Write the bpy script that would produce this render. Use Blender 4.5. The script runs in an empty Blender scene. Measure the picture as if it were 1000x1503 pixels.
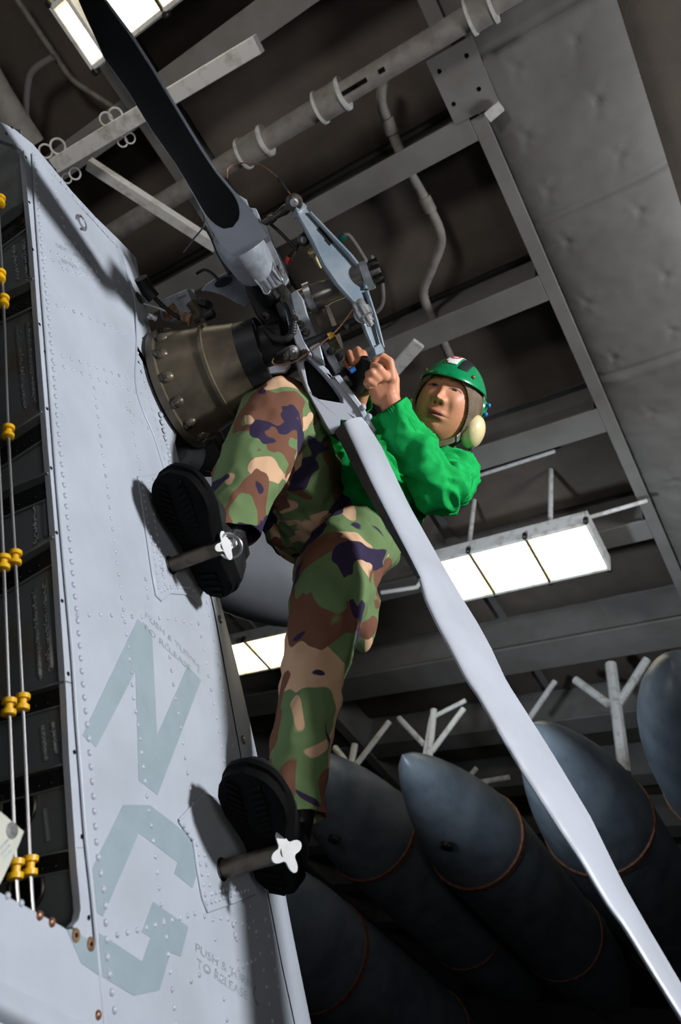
import bpy, math, random
import numpy as np
from mathutils import Vector, Matrix, noise
from mathutils.geometry import tessellate_polygon
random.seed(7)
SC = bpy.context.scene
COL = SC.collection

# ------------------------------------------------------------------ camera
IMG_W, IMG_H, F = 1000, 1503, 1123.0
def nn(v):
    v = np.array(v, float); return v/np.linalg.norm(v)
AY = nn((1115, -1524, -F)); AZ = nn((320.6, 1062.4, -F)); AX = nn(np.cross(AY, AZ)); AZ = np.cross(AX, AY)
R = np.array([AX, AY, AZ])                     # room axes seen from the camera, found from the vanishing points
CAM = np.array([0, 0, 1.6])
cd = bpy.data.cameras.new('camera'); cam = bpy.data.objects.new('camera', cd); COL.objects.link(cam)
cd.sensor_fit = 'VERTICAL'; cd.sensor_height = 36.0; cd.sensor_width = 24.0; cd.lens = F/IMG_H*36.0
cd.clip_start = .05; cd.clip_end = 100
m4 = Matrix([list(R[i])+[CAM[i]] for i in range(3)]+[[0, 0, 0, 1]])
cam.matrix_world = m4
SC.camera = cam
cd.dof.use_dof = True; cd.dof.focus_distance = 1.9; cd.dof.aperture_fstop = 4.5

# ------------------------------------------------------------------ world, lights, exposure
SC.view_settings.view_transform = 'Standard'; SC.view_settings.look = 'None'
SC.view_settings.gamma = 1; SC.view_settings.exposure = 0.0; SC.view_settings.use_curve_mapping = False
wd = bpy.data.worlds.new('world'); SC.world = wd; wd.use_nodes = True
wd.node_tree.nodes['Background'].inputs[0].default_value = (.62, .72, .85, 1)
wd.node_tree.nodes['Background'].inputs[1].default_value = .022
def toW(c): return CAM+R@np.array(c, float)
def lamp(name, pos, target, power, size, color=(1, 1, 1), kind='AREA', spot=None, blend=.5):
    l = bpy.data.lights.new(name, kind); l.energy = power; l.color = color
    if kind == 'AREA': l.shape = 'DISK'; l.size = size
    else: l.shadow_soft_size = size
    if kind == 'SPOT': l.spot_size = math.radians(spot); l.spot_blend = blend
    o = bpy.data.objects.new(name, l); COL.objects.link(o); o.location = pos
    d = Vector(target)-Vector(pos); o.rotation_euler = d.to_track_quat('-Z', 'Y').to_euler(); return o
STROBE = toW((2.9, 1.35, -.98))
lamp('strobe_light', STROBE, toW((-.35, -.08, -1.9)), 640, .2, (.96, .98, 1), 'SPOT', 58, .4)
lamp('tank_fill_light', toW((-.38, -1.0, -2.95)), toW((.85, -1.0, -4.6)), 300, .12, (.78, .9, 1), 'SPOT', 62, 1)  # unseen spot added behind the pylon to light the tank noses
lamp('soft_fill_light', toW((.9, .7, 1.2)), toW((.2, .2, -2.2)), 13, 1.0, (1, .98, .96))
lamp('overhead_fill_light', (-1.2, -2.2, 3.4), (-2.4, 2.2, 6.8), 155, .4, (1, .95, .9), 'SPOT', 100, 1)
lamp('ceiling_wash_light', (2.2, 2.6, 4.7), (-1.5, 2.7, 7.1), 300, .5, (.95, .97, 1), 'SPOT', 100, .8)

# ------------------------------------------------------------------ geometry helpers
def ray(px, py): return np.array([(px-500)/F, (751.5-py)/F, -1.0])
def W(px, py, d): return CAM+R@(ray(px, py)*d)
def PZ(px, py, z):
    r = R@ray(px, py); return CAM+r*((z-CAM[2])/r[2])
def PYy(px, py, y):
    r = R@ray(px, py); return CAM+r*(y/r[1])
class Plane:
    def __init__(s, p, n): s.p = np.array(p, float); s.n = nn(n)
    def __call__(s, px, py, h=0):
        r = R@ray(px, py); return CAM+r*(np.dot(s.p+s.n*h-CAM, s.n)/np.dot(r, s.n))
def perp(a):
    a = nn(a); b = np.array([0, 0, 1.]) if abs(a[2]) < .9 else np.array([1., 0, 0])
    u = nn(np.cross(a, b)); return u, np.cross(a, u)
class MB:
    def __init__(s): s.v = []; s.f = []; s.m = []; s.n = 0
    def add(s, vs, fs, mi=0):
        k = len(s.v); s.v += [tuple(map(float, p)) for p in vs]; s.f += [tuple(i+k for i in f) for f in fs]; s.m += [mi]*len(fs); return s
    def box(s, c, ax, ay, az, mi=0):
        c, ax, ay, az = (np.array(q, float) for q in (c, ax, ay, az))
        vs = [c+ax*i+ay*j+az*k for i in (-1, 1) for j in (-1, 1) for k in (-1, 1)]
        return s.add(vs, [(0, 1, 3, 2), (4, 6, 7, 5), (0, 4, 5, 1), (2, 3, 7, 6), (0, 2, 6, 4), (1, 5, 7, 3)], mi)
    def bar(s, a, b, w, h, up=(0, 0, 1), mi=0):
        a, b = np.array(a), np.array(b); d = nn(b-a); x = nn(np.cross(d, up)); y = np.cross(x, d)
        return s.box((a+b)/2, (b-a)/2, x*w/2, y*h/2, mi)
    def tube(s, pts, rad, n=12, mi=0, caps=True, flat=None):
        pts = [np.array(p, float) for p in pts]; N = len(pts)
        rad = [rad]*N if np.isscalar(rad) else list(rad)
        vs = []; u = None
        for i, p in enumerate(pts):
            t = nn(pts[min(i+1, N-1)]-pts[max(i-1, 0)])
            if u is None: u = perp(t)[0]
            u = nn(u-t*np.dot(u, t)); w = np.cross(t, u)
            for k in range(n):
                a = 2*math.pi*k/n; vs.append(p+(u*math.cos(a)+w*math.sin(a))*rad[i])
        fs = [(i*n+k, i*n+(k+1) % n, (i+1)*n+(k+1) % n, (i+1)*n+k) for i in range(N-1) for k in range(n)]
        if caps: fs += [tuple(range(n-1, -1, -1)), tuple(range((N-1)*n, N*n))]
        return s.add(vs, fs, mi)
    def lathe(s, o, ax, prof, n=32, mi=0):
        ax = nn(ax); return s.tube2([np.array(o)+ax*h for h, r in prof], ax, [r for h, r in prof], n, mi)
    def tube2(s, pts, ax, rad, n, mi):
        u, w = perp(ax); vs = []
        for p, r in zip(pts, rad):
            r = max(r, 1e-4)
            for k in range(n):
                a = 2*math.pi*k/n; vs.append(p+(u*math.cos(a)+w*math.sin(a))*r)
        N = len(pts)
        fs = [(i*n+k, i*n+(k+1) % n, (i+1)*n+(k+1) % n, (i+1)*n+k) for i in range(N-1) for k in range(n)]
        fs += [tuple(range(n-1, -1, -1)), tuple(range((N-1)*n, N*n))]
        return s.add(vs, fs, mi)
    def torus(s, c, ax, R0, r, n=24, m=8, mi=0, arc=1.0, e=1.0, start=0):
        u, w = perp(ax); pts = []
        K = n if arc >= 1 else n+1
        for k in range(K):
            a = start+2*math.pi*arc*k/n; pts.append(np.array(c)+u*math.cos(a)*R0+w*math.sin(a)*R0*e)
        if arc >= 1: pts += [pts[0]]
        return s.tube(pts, r, m, mi, caps=arc < 1)
    def prism(s, poly, off, holes=(), mi=0):
        poly = [np.array(p, float) for p in poly]; off = np.array(off, float)
        loops = [poly]+[[np.array(p, float) for p in h] for h in holes]
        tris = tessellate_polygon([[Vector(p) for p in l] for l in loops])
        allp = [p for l in loops for p in l]; n = len(allp)
        vs = allp+[p+off for p in allp]
        fs = [tuple(t) for t in tris]+[tuple(i+n for i in reversed(t)) for t in tris]
        k = 0
        for l in loops:
            L = len(l)
            for i in range(L): a, b = k+i, k+(i+1) % L; fs.append((a, b, b+n, a+n))
            k += L
        return s.add(vs, fs, mi)
    def ell(s, c, ax, ay, az, nu=24, nv=14, mi=0):
        c, ax, ay, az = (np.array(q, float) for q in (c, ax, ay, az)); vs = []; fs = []
        for j in range(nv+1):
            t = math.pi*j/nv
            for i in range(nu):
                a = 2*math.pi*i/nu; vs.append(c+ax*math.sin(t)*math.cos(a)+ay*math.sin(t)*math.sin(a)+az*math.cos(t))
        for j in range(nv):
            for i in range(nu): fs.append((j*nu+i, j*nu+(i+1) % nu, (j+1)*nu+(i+1) % nu, (j+1)*nu+i))
        return s.add(vs, fs, mi)
    def cap(s, a, b, ra, rb, n=14):
        a, b = np.array(a, float), np.array(b, float); d = nn(b-a); pts = []; rr = []
        for k in range(5): t = math.pi/2*(1-k/4); pts.append(a-d*ra*math.sin(t)); rr.append(max(ra*math.cos(t), 1e-4))
        for k in range(5): t = math.pi/2*k/4; pts.append(b+d*rb*math.sin(t)); rr.append(max(rb*math.cos(t), 1e-4))
        return s.tube2(pts, d, rr, n, 0)
    def chain(s, pts, n=14):
        for (a, ra), (b, rb) in zip(pts, pts[1:]): s.cap(a, b, ra, rb, n)
        return s
    def grid(s, P, mi=0, close=False):
        P = np.array(P, float); a, b = P.shape[:2]
        fs = [(i*b+j, i*b+(j+1) % b, (i+1)*b+(j+1) % b, (i+1)*b+j) for i in range(a-1) for j in range(b if close else b-1)]
        return s.add(P.reshape(-1, 3), fs, mi)
    def mesh(s, name, loc=(0, 0, 0)):
        me = bpy.data.meshes.new(name); l = np.array(loc, float)
        me.from_pydata([tuple(np.array(p)-l) for p in s.v], [], s.f)
        return me
    def build(s, name, mats, parent=None, angle=35, bevel=0, recalc=True):
        loc = root_loc(parent)
        me = s.mesh(name, loc)
        mats = mats if isinstance(mats, (list, tuple)) else [mats]
        for m in mats: me.materials.append(m)
        for p, mi in zip(me.polygons, s.m): p.material_index = mi
        return link(name, me, parent, angle, bevel, recalc)
def root_loc(parent):
    l = np.zeros(3)
    while parent is not None: l += np.array(parent.location); parent = parent.parent
    return l
def link(name, me, parent=None, angle=35, bevel=0, recalc=True):
    if recalc:
        import bmesh
        bm = bmesh.new(); bm.from_mesh(me); bmesh.ops.recalc_face_normals(bm, faces=bm.faces); bm.to_mesh(me); bm.free()
    me.shade_smooth()
    if angle < 180: me.set_sharp_from_angle(angle=math.radians(angle))
    o = bpy.data.objects.new(name, me); COL.objects.link(o)
    if parent is not None: o.parent = parent
    if bevel:
        b = o.modifiers.new('bevel', 'BEVEL'); b.width = bevel; b.segments = 2; b.limit_method = 'ANGLE'; b.angle_limit = math.radians(40)
    return o
def empty(name, loc, label, cat, group=None):
    o = bpy.data.objects.new(name, None); COL.objects.link(o); o.location = tuple(loc); o.empty_display_size = .1
    return tag(o, label, cat, group)
def tag(o, label=None, cat=None, group=None, kind=None):
    if label: o['label'] = label
    if cat: o['category'] = cat
    if group: o['group'] = group
    if kind: o['kind'] = kind
    return o
def smoothpts(pts, k=6):
    pts = [np.array(p, float) for p in pts]; out = []
    for i in range(len(pts)-1):
        p0, p1, p2, p3 = pts[max(i-1, 0)], pts[i], pts[i+1], pts[min(i+2, len(pts)-1)]
        for j in range(k):
            t = j/k; out.append(.5*((2*p1)+(-p0+p2)*t+(2*p0-5*p1+4*p2-p3)*t*t+(-p0+3*p1-3*p2+p3)*t**3))
    return out+[pts[-1]]
def fbm(p, sc, o=3):
    v = 0; a = 1
    for k in range(o): v += a*noise.noise(Vector(p)*sc*(2**k)); a *= .5
    return v

# ------------------------------------------------------------------ materials
def lin(c): return tuple((x/255/12.92 if x/255 <= .04045 else ((x/255+.055)/1.055)**2.4) for x in c)+(1,)
def mat(name, c, rough=.5, metal=0, c2=None, scale=6, lo=.4, hi=.65, bump=0, bscale=60, spec=.5, coat=0, detail=5):
    m = bpy.data.materials.new(name); m.use_nodes = True; nt = m.node_tree; N = nt.nodes; L = nt.links
    b = N['Principled BSDF']; b.inputs['Base Color'].default_value = lin(c); b.inputs['Roughness'].default_value = rough
    b.inputs['Metallic'].default_value = metal; b.inputs['Specular IOR Level'].default_value = spec; b.inputs['Coat Weight'].default_value = coat
    tc = N.new('ShaderNodeTexCoord')
    if c2 is None: c2 = tuple(x*.86 for x in c)
    n = N.new('ShaderNodeTexNoise'); n.inputs['Scale'].default_value = scale; n.inputs['Detail'].default_value = detail; n.inputs['Roughness'].default_value = .6
    r = N.new('ShaderNodeValToRGB'); r.color_ramp.elements[0].position = lo; r.color_ramp.elements[1].position = hi
    r.color_ramp.elements[0].color = lin(c); r.color_ramp.elements[1].color = lin(c2)
    L.new(tc.outputs['Object'], n.inputs['Vector']); L.new(n.outputs['Fac'], r.inputs['Fac']); L.new(r.outputs['Color'], b.inputs['Base Color'])
    if bump:
        n2 = N.new('ShaderNodeTexNoise'); n2.inputs['Scale'].default_value = bscale; n2.inputs['Detail'].default_value = 4
        bp = N.new('ShaderNodeBump'); bp.inputs['Strength'].default_value = bump; bp.inputs['Distance'].default_value = .004
        L.new(tc.outputs['Object'], n2.inputs['Vector']); L.new(n2.outputs['Fac'], bp.inputs['Height']); L.new(bp.outputs['Normal'], b.inputs['Normal'])
    return m
def emis(name, c, s, c2, scale=4):
    m = bpy.data.materials.new(name); m.use_nodes = True; nt = m.node_tree; N = nt.nodes; L = nt.links
    b = N['Principled BSDF']; b.inputs['Base Color'].default_value = (.8, .8, .7, 1); b.inputs['Emission Strength'].default_value = s
    tc = N.new('ShaderNodeTexCoord'); n = N.new('ShaderNodeTexNoise'); n.inputs['Scale'].default_value = scale
    r = N.new('ShaderNodeValToRGB'); r.color_ramp.elements[0].color = c+(1,); r.color_ramp.elements[1].color = c2+(1,)
    r.color_ramp.elements[0].position = .4; r.color_ramp.elements[1].position = .6
    L.new(tc.outputs['Object'], n.inputs['Vector']); L.new(n.outputs['Fac'], r.inputs['Fac']); L.new(r.outputs['Color'], b.inputs['Emission Color'])
    return m
def camo(name):
    m = bpy.data.materials.new(name); m.use_nodes = True; nt = m.node_tree; N = nt.nodes; L = nt.links
    b = N['Principled BSDF']; b.inputs['Roughness'].default_value = .9; b.inputs['Specular IOR Level'].default_value = .15
    tc = N.new('ShaderNodeTexCoord'); col = None
    def layer(prev, color, scale, thr, off, stretch):
        mp = N.new('ShaderNodeMapping'); mp.inputs['Location'].default_value = off; mp.inputs['Scale'].default_value = stretch
        mp.inputs['Rotation'].default_value = (.4*off[0], .3, .5*off[1])
        n = N.new('ShaderNodeTexNoise'); n.inputs['Scale'].default_value = scale; n.inputs['Detail'].default_value = 1.7; n.inputs['Roughness'].default_value = .5; n.inputs['Distortion'].default_value = .7
        r = N.new('ShaderNodeValToRGB'); r.color_ramp.elements[0].position = thr; r.color_ramp.elements[1].position = thr+.006
        r.color_ramp.elements[0].color = (0, 0, 0, 1); r.color_ramp.elements[1].color = (1, 1, 1, 1)
        L.new(tc.outputs['Object'], mp.inputs['Vector']); L.new(mp.outputs['Vector'], n.inputs['Vector']); L.new(n.outputs['Fac'], r.inputs['Fac'])
        mx = N.new('ShaderNodeMix'); mx.data_type = 'RGBA'
        L.new(r.outputs['Color'], mx.inputs['Factor'])
        if prev is None: mx.inputs['A'].default_value = lin((104, 126, 84))
        else: L.new(prev, mx.inputs['A'])
        mx.inputs['B'].default_value = lin(color); return mx.outputs['Result']
    col = layer(None, (204, 166, 134), 7.5, .545, (1.3, 4.1, 2.2), (1, 1, .75))
    col = layer(col, (114, 78, 62), 7, .54, (5.7, .6, 8.8), (1, 1, .8))
    col = layer(col, (52, 44, 68), 7.5, .60, (2.9, 7.7, 3.4), (1, 1, .9))
    L.new(col, b.inputs['Base Color'])
    n2 = N.new('ShaderNodeTexNoise'); n2.inputs['Scale'].default_value = 700
    bp = N.new('ShaderNodeBump'); bp.inputs['Strength'].default_value = .25; bp.inputs['Distance'].default_value = .001
    L.new(tc.outputs['Object'], n2.inputs['Vector']); L.new(n2.outputs['Fac'], bp.inputs['Height']); L.new(bp.outputs['Normal'], b.inputs['Normal'])
    return m
def attr_mat(name, rough=.5, spec=.4, sss=0):
    m = bpy.data.materials.new(name); m.use_nodes = True; nt = m.node_tree; N = nt.nodes; L = nt.links
    b = N['Principled BSDF']; b.inputs['Roughness'].default_value = rough; b.inputs['Specular IOR Level'].default_value = spec
    a = N.new('ShaderNodeVertexColor'); a.layer_name = 'tone'
    tc = N.new('ShaderNodeTexCoord'); n = N.new('ShaderNodeTexNoise'); n.inputs['Scale'].default_value = 90
    mx = N.new('ShaderNodeMix'); mx.data_type = 'RGBA'; mx.blend_type = 'MULTIPLY'; mx.inputs['Factor'].default_value = .25
    L.new(tc.outputs['Object'], n.inputs['Vector']); L.new(a.outputs['Color'], mx.inputs['A']); L.new(n.outputs['Color'], mx.inputs['B']); L.new(mx.outputs['Result'], b.inputs['Base Color'])
    return m
M = dict(
 paint=mat('grey_paint', (178, 185, 195), .42, 0, (162, 168, 178), 5, .35, .75, .08, 40),
 mark=mat('marking_paint', (146, 160, 168), .5, 0, (134, 149, 157), 14, .4, .8),
 stencil=mat('stencil_paint', (140, 148, 155), .6, 0, (186, 193, 203), 60, .5, .7),
 rivet=mat('rivet_paint', (182, 189, 199), .35, 0, (150, 155, 164), 60),
 inner=mat('bay_paint', (112, 118, 120), .32, .1, (110, 98, 76), 11, .5, .75, .5, 25),
 rib_shade=mat('rib_shade_paint', (30, 32, 34), .5, 0, (18, 18, 20)),
 steel=mat('steel', (190, 190, 192), .32, .75, (150, 148, 146), 30),
 cable=mat('steel_cable', (215, 212, 212), .28, .9),
 dsteel=mat('dark_steel', (95, 92, 88), .4, .8, (60, 55, 50), 40),
 yellow=mat('yellow_plastic', (235, 180, 20), .4),
 black=mat('black_rubber', (14, 14, 16), .6),
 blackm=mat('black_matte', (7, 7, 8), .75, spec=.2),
 blade=mat('blade_paint', (174, 178, 188), .42, 0, (158, 160, 168), 5, .4, .8, .05, 30),
 hub=mat('hub_paint', (150, 155, 162), .38, .15, (112, 115, 120), 22, .4, .7, .15, 60),
 hubdark=mat('hub_dark', (36, 36, 39), .45, .2, (20, 20, 22), 20),
 beam=mat('pitch_beam_paint', (134, 143, 151), .33, .25, (112, 126, 138), 12),
 shaft=mat('shaft_steel', (150, 145, 140), .28, .6),
 gear=mat('gearbox_paint', (104, 94, 78), .35, .2, (64, 57, 47), 9, .35, .7, .2, 30),
 peg=mat('peg_tube', (98, 88, 76), .4, .5, (72, 64, 56), 25),
 capw=mat('cap_paint', (205, 205, 205), .4, .2),
 copper=mat('worn_rivet', (165, 120, 95), .35, .6, (110, 75, 55), 90),
 rust=mat('rust', (88, 58, 38), .7, 0, (140, 110, 80), 80),
 plate=mat('cream_plate', (205, 205, 192), .45),
 ceil=mat('insulation_brown', (112, 102, 92), .75, 0, (92, 84, 78), 2, .35, .7, .35, 9),
 pad=mat('insulation_grey', (132, 130, 126), .7, 0, (116, 112, 108), 2, .3, .7, .3, 9),
 girder=mat('girder_paint', (142, 140, 137), .5, 0, (128, 124, 119), 3, .4, .7),
 pipe=mat('pipe_wrap', (158, 153, 146), .7, 0, (132, 126, 120), 12, .4, .7, .5, 22),
 white=mat('white_paint', (236, 236, 234), .45, 0, (180, 172, 160), 14, .5, .75),
 fixture=mat('fixture_paint', (150, 146, 140), .5, 0, (122, 112, 100), 18),
 fixdark=mat('fixture_frame', (60, 52, 42), .6),
 glow=emis('lamp_glow', (1, .95, .80), 2.4, (1, .82, .45)),
 tank=mat('tank_paint', (122, 132, 142), .38, 0, (88, 98, 110), 5, .4, .75, .1, 12),
 band=mat('tank_band', (150, 98, 72), .5, 0, (90, 60, 48), 40),
 camo=camo('woodland_camouflage'),
 green=mat('green_jersey', (20, 168, 82), .85, 0, (16, 152, 72), 30, spec=.15, bump=.15, bscale=500),
 boot=mat('boot_leather', (14, 14, 16), .5, 0, (22, 22, 25), 30, bump=.3, bscale=120),
 sole=mat('boot_sole', (5, 5, 6), .85, 0, (7, 7, 8), 30, spec=.12),
 helm=mat('helmet_green', (12, 138, 84), .3, 0, (10, 126, 76), 20, coat=.3),
 hood=mat('hood_cloth', (118, 102, 86), .9, 0, (98, 84, 70), 30, spec=.15, bump=.3, bscale=300),
 cream=mat('ear_cup', (226, 208, 160), .3, 0, (214, 194, 146), 20, coat=.3),
 red=mat('red_plastic', (200, 30, 40), .4), blue=mat('blue_plastic', (40, 110, 190), .35), teal=mat('teal_plastic', (30, 120, 105), .5),
 deck=mat('deck_nonskid', (52, 54, 56), .85, 0, (40, 42, 44), 8, bump=.5, bscale=200),
 wall=mat('bulkhead_paint', (110, 110, 108), .6, 0, (95, 95, 93), 2),
 skin=attr_mat('skin', .48, .35),
)
def cloth_lines(m, scale, strength, rot):
    nt = m.node_tree; N = nt.nodes; L = nt.links; b = N['Principled BSDF']
    tc = N.new('ShaderNodeTexCoord'); w = N.new('ShaderNodeTexWave'); w.inputs['Scale'].default_value = scale; w.inputs['Distortion'].default_value = .4; w.bands_direction = rot
    bp = N.new('ShaderNodeBump'); bp.inputs['Strength'].default_value = strength; bp.inputs['Distance'].default_value = .003
    L.new(tc.outputs['Object'], w.inputs['Vector']); L.new(w.outputs['Fac'], bp.inputs['Height'])
    old = [l for l in L if l.to_socket == b.inputs['Normal']]
    if old: L.new(old[0].from_socket, bp.inputs['Normal'])
    L.new(bp.outputs['Normal'], b.inputs['Normal'])
cloth_lines(M['ceil'], 26, .35, 'Y'); cloth_lines(M['pad'], 26, .25, 'Y')

# ================================================================== the hangar
def struct(mb, name, m, parent=None, label=None, **k):
    o = mb.build(name, m, parent, **k)
    if parent is None: o['kind'] = 'structure'
    if label: o['label'] = label
    return o
ZB, ZC = 6.45, 6.8
struct(MB().box((-3, 7, -.1), (14, 0, 0), (0, 13, 0), (0, 0, .1)), 'floor', M['deck'], label='dark non-skid hangar deck under the helicopter')
struct(MB().box((-3, 17.5, 3.5), (14, 0, 0), (0, .1, 0), (0, 0, 3.7)), 'wall_far', M['wall'], label='grey steel bulkhead far behind the stored tanks')
struct(MB().box((-13, 7, 3.5), (.1, 0, 0), (0, 10.6, 0), (0, 0, 3.7)), 'wall_left', M['wall'], label='grey steel bulkhead on the left')
ceil = struct(MB().box((-3.4, 7, 7.15), (9.5, 0, 0), (0, 10.4, 0), (0, 0, .15)), 'ceiling', M['girder'], label='steel overhead of the hangar bay')
XL, XR = -.93, -.84
beam_y = [(-1.25, -1.05), (-.04, .14), (1.04, 1.2), (2.14, 2.33), (3.28, 3.5), (4.46, 4.67), (5.7, 6.1), (7.0, 7.3), (8.2, 8.45), (9.4, 9.7), (10.7, 11.0), (12.2, 12.5)]
def ibeam(mb, a, b, x0, x1, z0=ZB, z1=7.0):            # web and bottom flange of a transverse beam
    mb.box(((x0+x1)/2, (a+b)/2, z0+.012), ((x1-x0)/2, 0, 0), (0, (b-a)/2, 0), (0, 0, .012))
    mb.box(((x0+x1)/2, (a+b)/2, (z0+z1)/2+.01), ((x1-x0)/2, 0, 0), (0, .012, 0), (0, 0, (z1-z0)/2-.012))
for i, (a, b) in enumerate(beam_y):
    mb = MB(); ibeam(mb, a, b, -10, XL-.002); mb.build('beam', M['girder'], ceil, bevel=.003)
# longitudinal girders: bottom flange + web
for (x0, x1, ya, yb, z0) in [(XL, XR, 1.08, 16, ZB), (XL, XR, -3, .64, ZB), (-2.78, -2.66, -3, .9, ZB-.02), (-5.2, -5.06, 4.0, 16, ZB-.02), (-8, -7.85, -3, 16, ZB)]:
    mb = MB(); mb.box(((x0+x1)/2, (ya+yb)/2, z0+.012), ((x1-x0)/2, 0, 0), (0, (yb-ya)/2, 0), (0, 0, .0125))
    mb.box(((x0+x1)/2, (ya+yb)/2, (z0+7)/2), (.01, 0, 0), (0, (yb-ya)/2, 0), (0, 0, (7-z0)/2-.01)); mb.build('girder', M['girder'], ceil, bevel=.003)
# insulation, one quilted pad per bay
def pad(name, x0, x1, y0, y1, z, m, dimp=(), bulge=.03, seam=(), seed=0, step=.05):
    nx, ny = max(3, int((x1-x0)/step)), max(3, int((y1-y0)/step)); P = []
    for i in range(nx+1):
        row = []
        for j in range(ny+1):
            x, y = x0+(x1-x0)*i/nx, y0+(y1-y0)*j/ny
            e = min(x-x0, x1-x, y-y0, y1-y)
            h = bulge*(1-math.exp(-e/.08))+.010*fbm((x, y*1.4, seed), 3.0, 3)
            for dx, dy in dimp:
                r = math.hypot(x-dx, y-dy); h -= .020*math.exp(-(r/.02)**2)
                h += .005*math.exp(-(r/.075)**2)*math.cos(5*math.atan2(y-dy, x-dx))
            for s in seam: h -= .02*math.exp(-((y-s)/.018)**2); h += .008*math.exp(-((y-s-.05)/.03)**2)
            row.append((x, y, z-h))
        P.append(row)
    mb = MB(); mb.grid(P); return mb.build(name, m, ceil, angle=180, recalc=False)
ys = [-3]+[v for ab in beam_y for v in ab]+[17]
bays = [(ys[i], ys[i+1]) for i in range(0, len(ys), 2)]
for k, (a, b) in enumerate(bays):
    big = b-a
    segs = [(-2.66, XL), (-5.06, -2.78), (-7.85, -5.2), (-10, -8)]
    for q, (x0, x1) in enumerate(segs):
        pad('insulation_panel', x0, x1, a, b, 6.86, M['ceil'], [(x0+(x1-x0)*u, a+big*v) for u in (.2, .5, .8) for v in (.35, .75)] if q == 0 else (), .035, (), k*7+q, .05 if q == 0 else .12)
dl = [tuple(PZ(x, y, 6.5)[:2]) for x, y in [(845, 57), (757, 97), (876, 145), (772, 198), (908, 226), (805, 277), (937, 306), (832, 351), (975, 400), (860, 440), (900, 520), (985, 480), (955, 600), (990, 700)]]
sy = [PZ(800, 320, 6.5)[1], PZ(740, 60, 6.5)[1], PZ(960, 525, 6.5)[1], PZ(990, 640, 6.5)[1], PZ(930, 450, 6.5)[1]]
pad('insulation_panel', XR, -.03, -3, 13, 6.5, M['pad'], dl, .05, sy[:3], 3, .02)
pad('insulation_panel', -.03, 1.6, -3, 13, 6.72, M['ceil'], (), .04, (1.2, 2.6, 4), 5, .08)
pad('insulation_panel', 1.6, 6, -3, 13, 6.6, M['pad'], (), .04, (1.2, 2.6, 4), 6, .2)
# gusset plate with four holes, bolted under the beam corner
Gp = [PZ(625, 90, 6.44), PZ(692, 52, 6.44), PZ(733, 152, 6.44), PZ(668, 183, 6.44)]
ctr = [PZ(645, 105, 6.44), PZ(685, 82, 6.44), PZ(666, 153, 6.44), PZ(703, 131, 6.44)]
holes = [[c+np.array([math.cos(a)*.014, math.sin(a)*.014, 0]) for a in np.linspace(0, 2*math.pi, 10, endpoint=False)] for c in ctr]
g = MB().prism(Gp, (0, 0, .015), holes).build('gusset_plate', M['girder'], ceil); g['label'] = 'steel plate with four bolt holes'
for c in ctr: MB().lathe(c+np.array([0, 0, .02]), (0, 0, 1), [(0, .016), (.03, .016)], 10).build('bolt_hole', M['blackm'], ceil)
MB().bar(PZ(716, 172, 6.40), PZ(736, 155, 6.40), .06, .03).build('clip', M['white'], ceil)
MB().bar(PZ(665, 57, 6.5), PZ(704, 48, 6.5), .05, .05).build('clip', M['girder'], ceil)
# stiffener plates where the beams meet the girder
for (a, b) in beam_y[2:8]:
    MB().box((XL-.03, (a+b)/2, 6.7), (.006, 0, 0), (0, (b-a)/2, 0), (0, 0, .24)).build('stiffener', M['girder'], ceil)

# ---- pipes
def pipe_thing(name, pts, r, m, label, cat='pipe', group=None, flanges=(), n=16, sm=True):
    pts = [np.array(p) for p in pts]
    o = empty(name, pts[0], label, cat, group)
    MB().tube(smoothpts(pts, 5) if sm else pts, r, n).build('pipe_run', m, o)
    for (p, d, l, rr) in flanges:
        d = nn(d); mb = MB(); mb.lathe(p-d*l/2, d, [(0, rr*.96), (.006, rr*1.02), (l*.5, rr), (l-.006, rr*1.02), (l, rr*.96)], 24); mb.build('pipe_joint', M['pipe'], o)
        for s in (-1, 1): MB().lathe(p+d*(s*l/2-.008), d, [(0, rr*1.12), (.016, rr*1.12)], 24).build('clamp_ring', M['white'], o)
    return o
zp = 6.33
pa, pb = PZ(165, 342, zp), PZ(745, -8, zp)
dd = nn(pb-pa)
fl = []
for (x, y, l) in [(372, 213, .17), (486, 146, .16), (705, 12, .12)]:
    p = PZ(x, y, zp); p = pa+dd*np.dot(p-pa, dd); fl.append((p, dd, l, .085))
bigp = pipe_thing('wrapped_pipe', [pa-dd*1.2, pa, pb, pb+dd*1.5], .062, M['pipe'], 'thick lagged pipe with clamped joints running across the overhead above the rotor', flanges=fl, n=24)
for (x, y, w) in [(513, 120, .05), (527, 112, .05), (560, 93, .02)]:
    p = PZ(x, y, zp); p = pa+dd*np.dot(p-pa, dd); v = nn(CAM-p); v = nn(v-dd*np.dot(v, dd))
    MB().box(p+v*.0625, dd*w, np.cross(v, dd)*.012, v*.001).build('painted_mark', M['blackm'], bigp)
zq = 6.62
bp = [PZ(x, y, zq) for x, y in [(563, 118), (560, 150), (572, 185), (600, 250), (628, 300), (648, 350), (634, 395), (622, 432), (640, 478), (668, 540)]]
bo = pipe_thing('bent_pipe', bp, .032, M['pipe'], 'bent lagged pipe dropping behind the beams between large pipe and mechanic', flanges=[])
for i, l in ((2, .09), (4, .1)):
    d = nn(bp[i+1]-bp[i-1]); MB().lathe(bp[i]-d*l/2, d, [(0, .04), (l, .04)], 20).build('pipe_joint', M['pipe'], bo)
pipe_thing('conduit', [PZ(x, y, 6.6) for x, y in [(18, -12), (58, 48), (80, 80), (106, 116), (140, 140), (180, 166)]], .02, M['fixture'], 'thin conduit curving past the small square lamp at top left')
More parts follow.
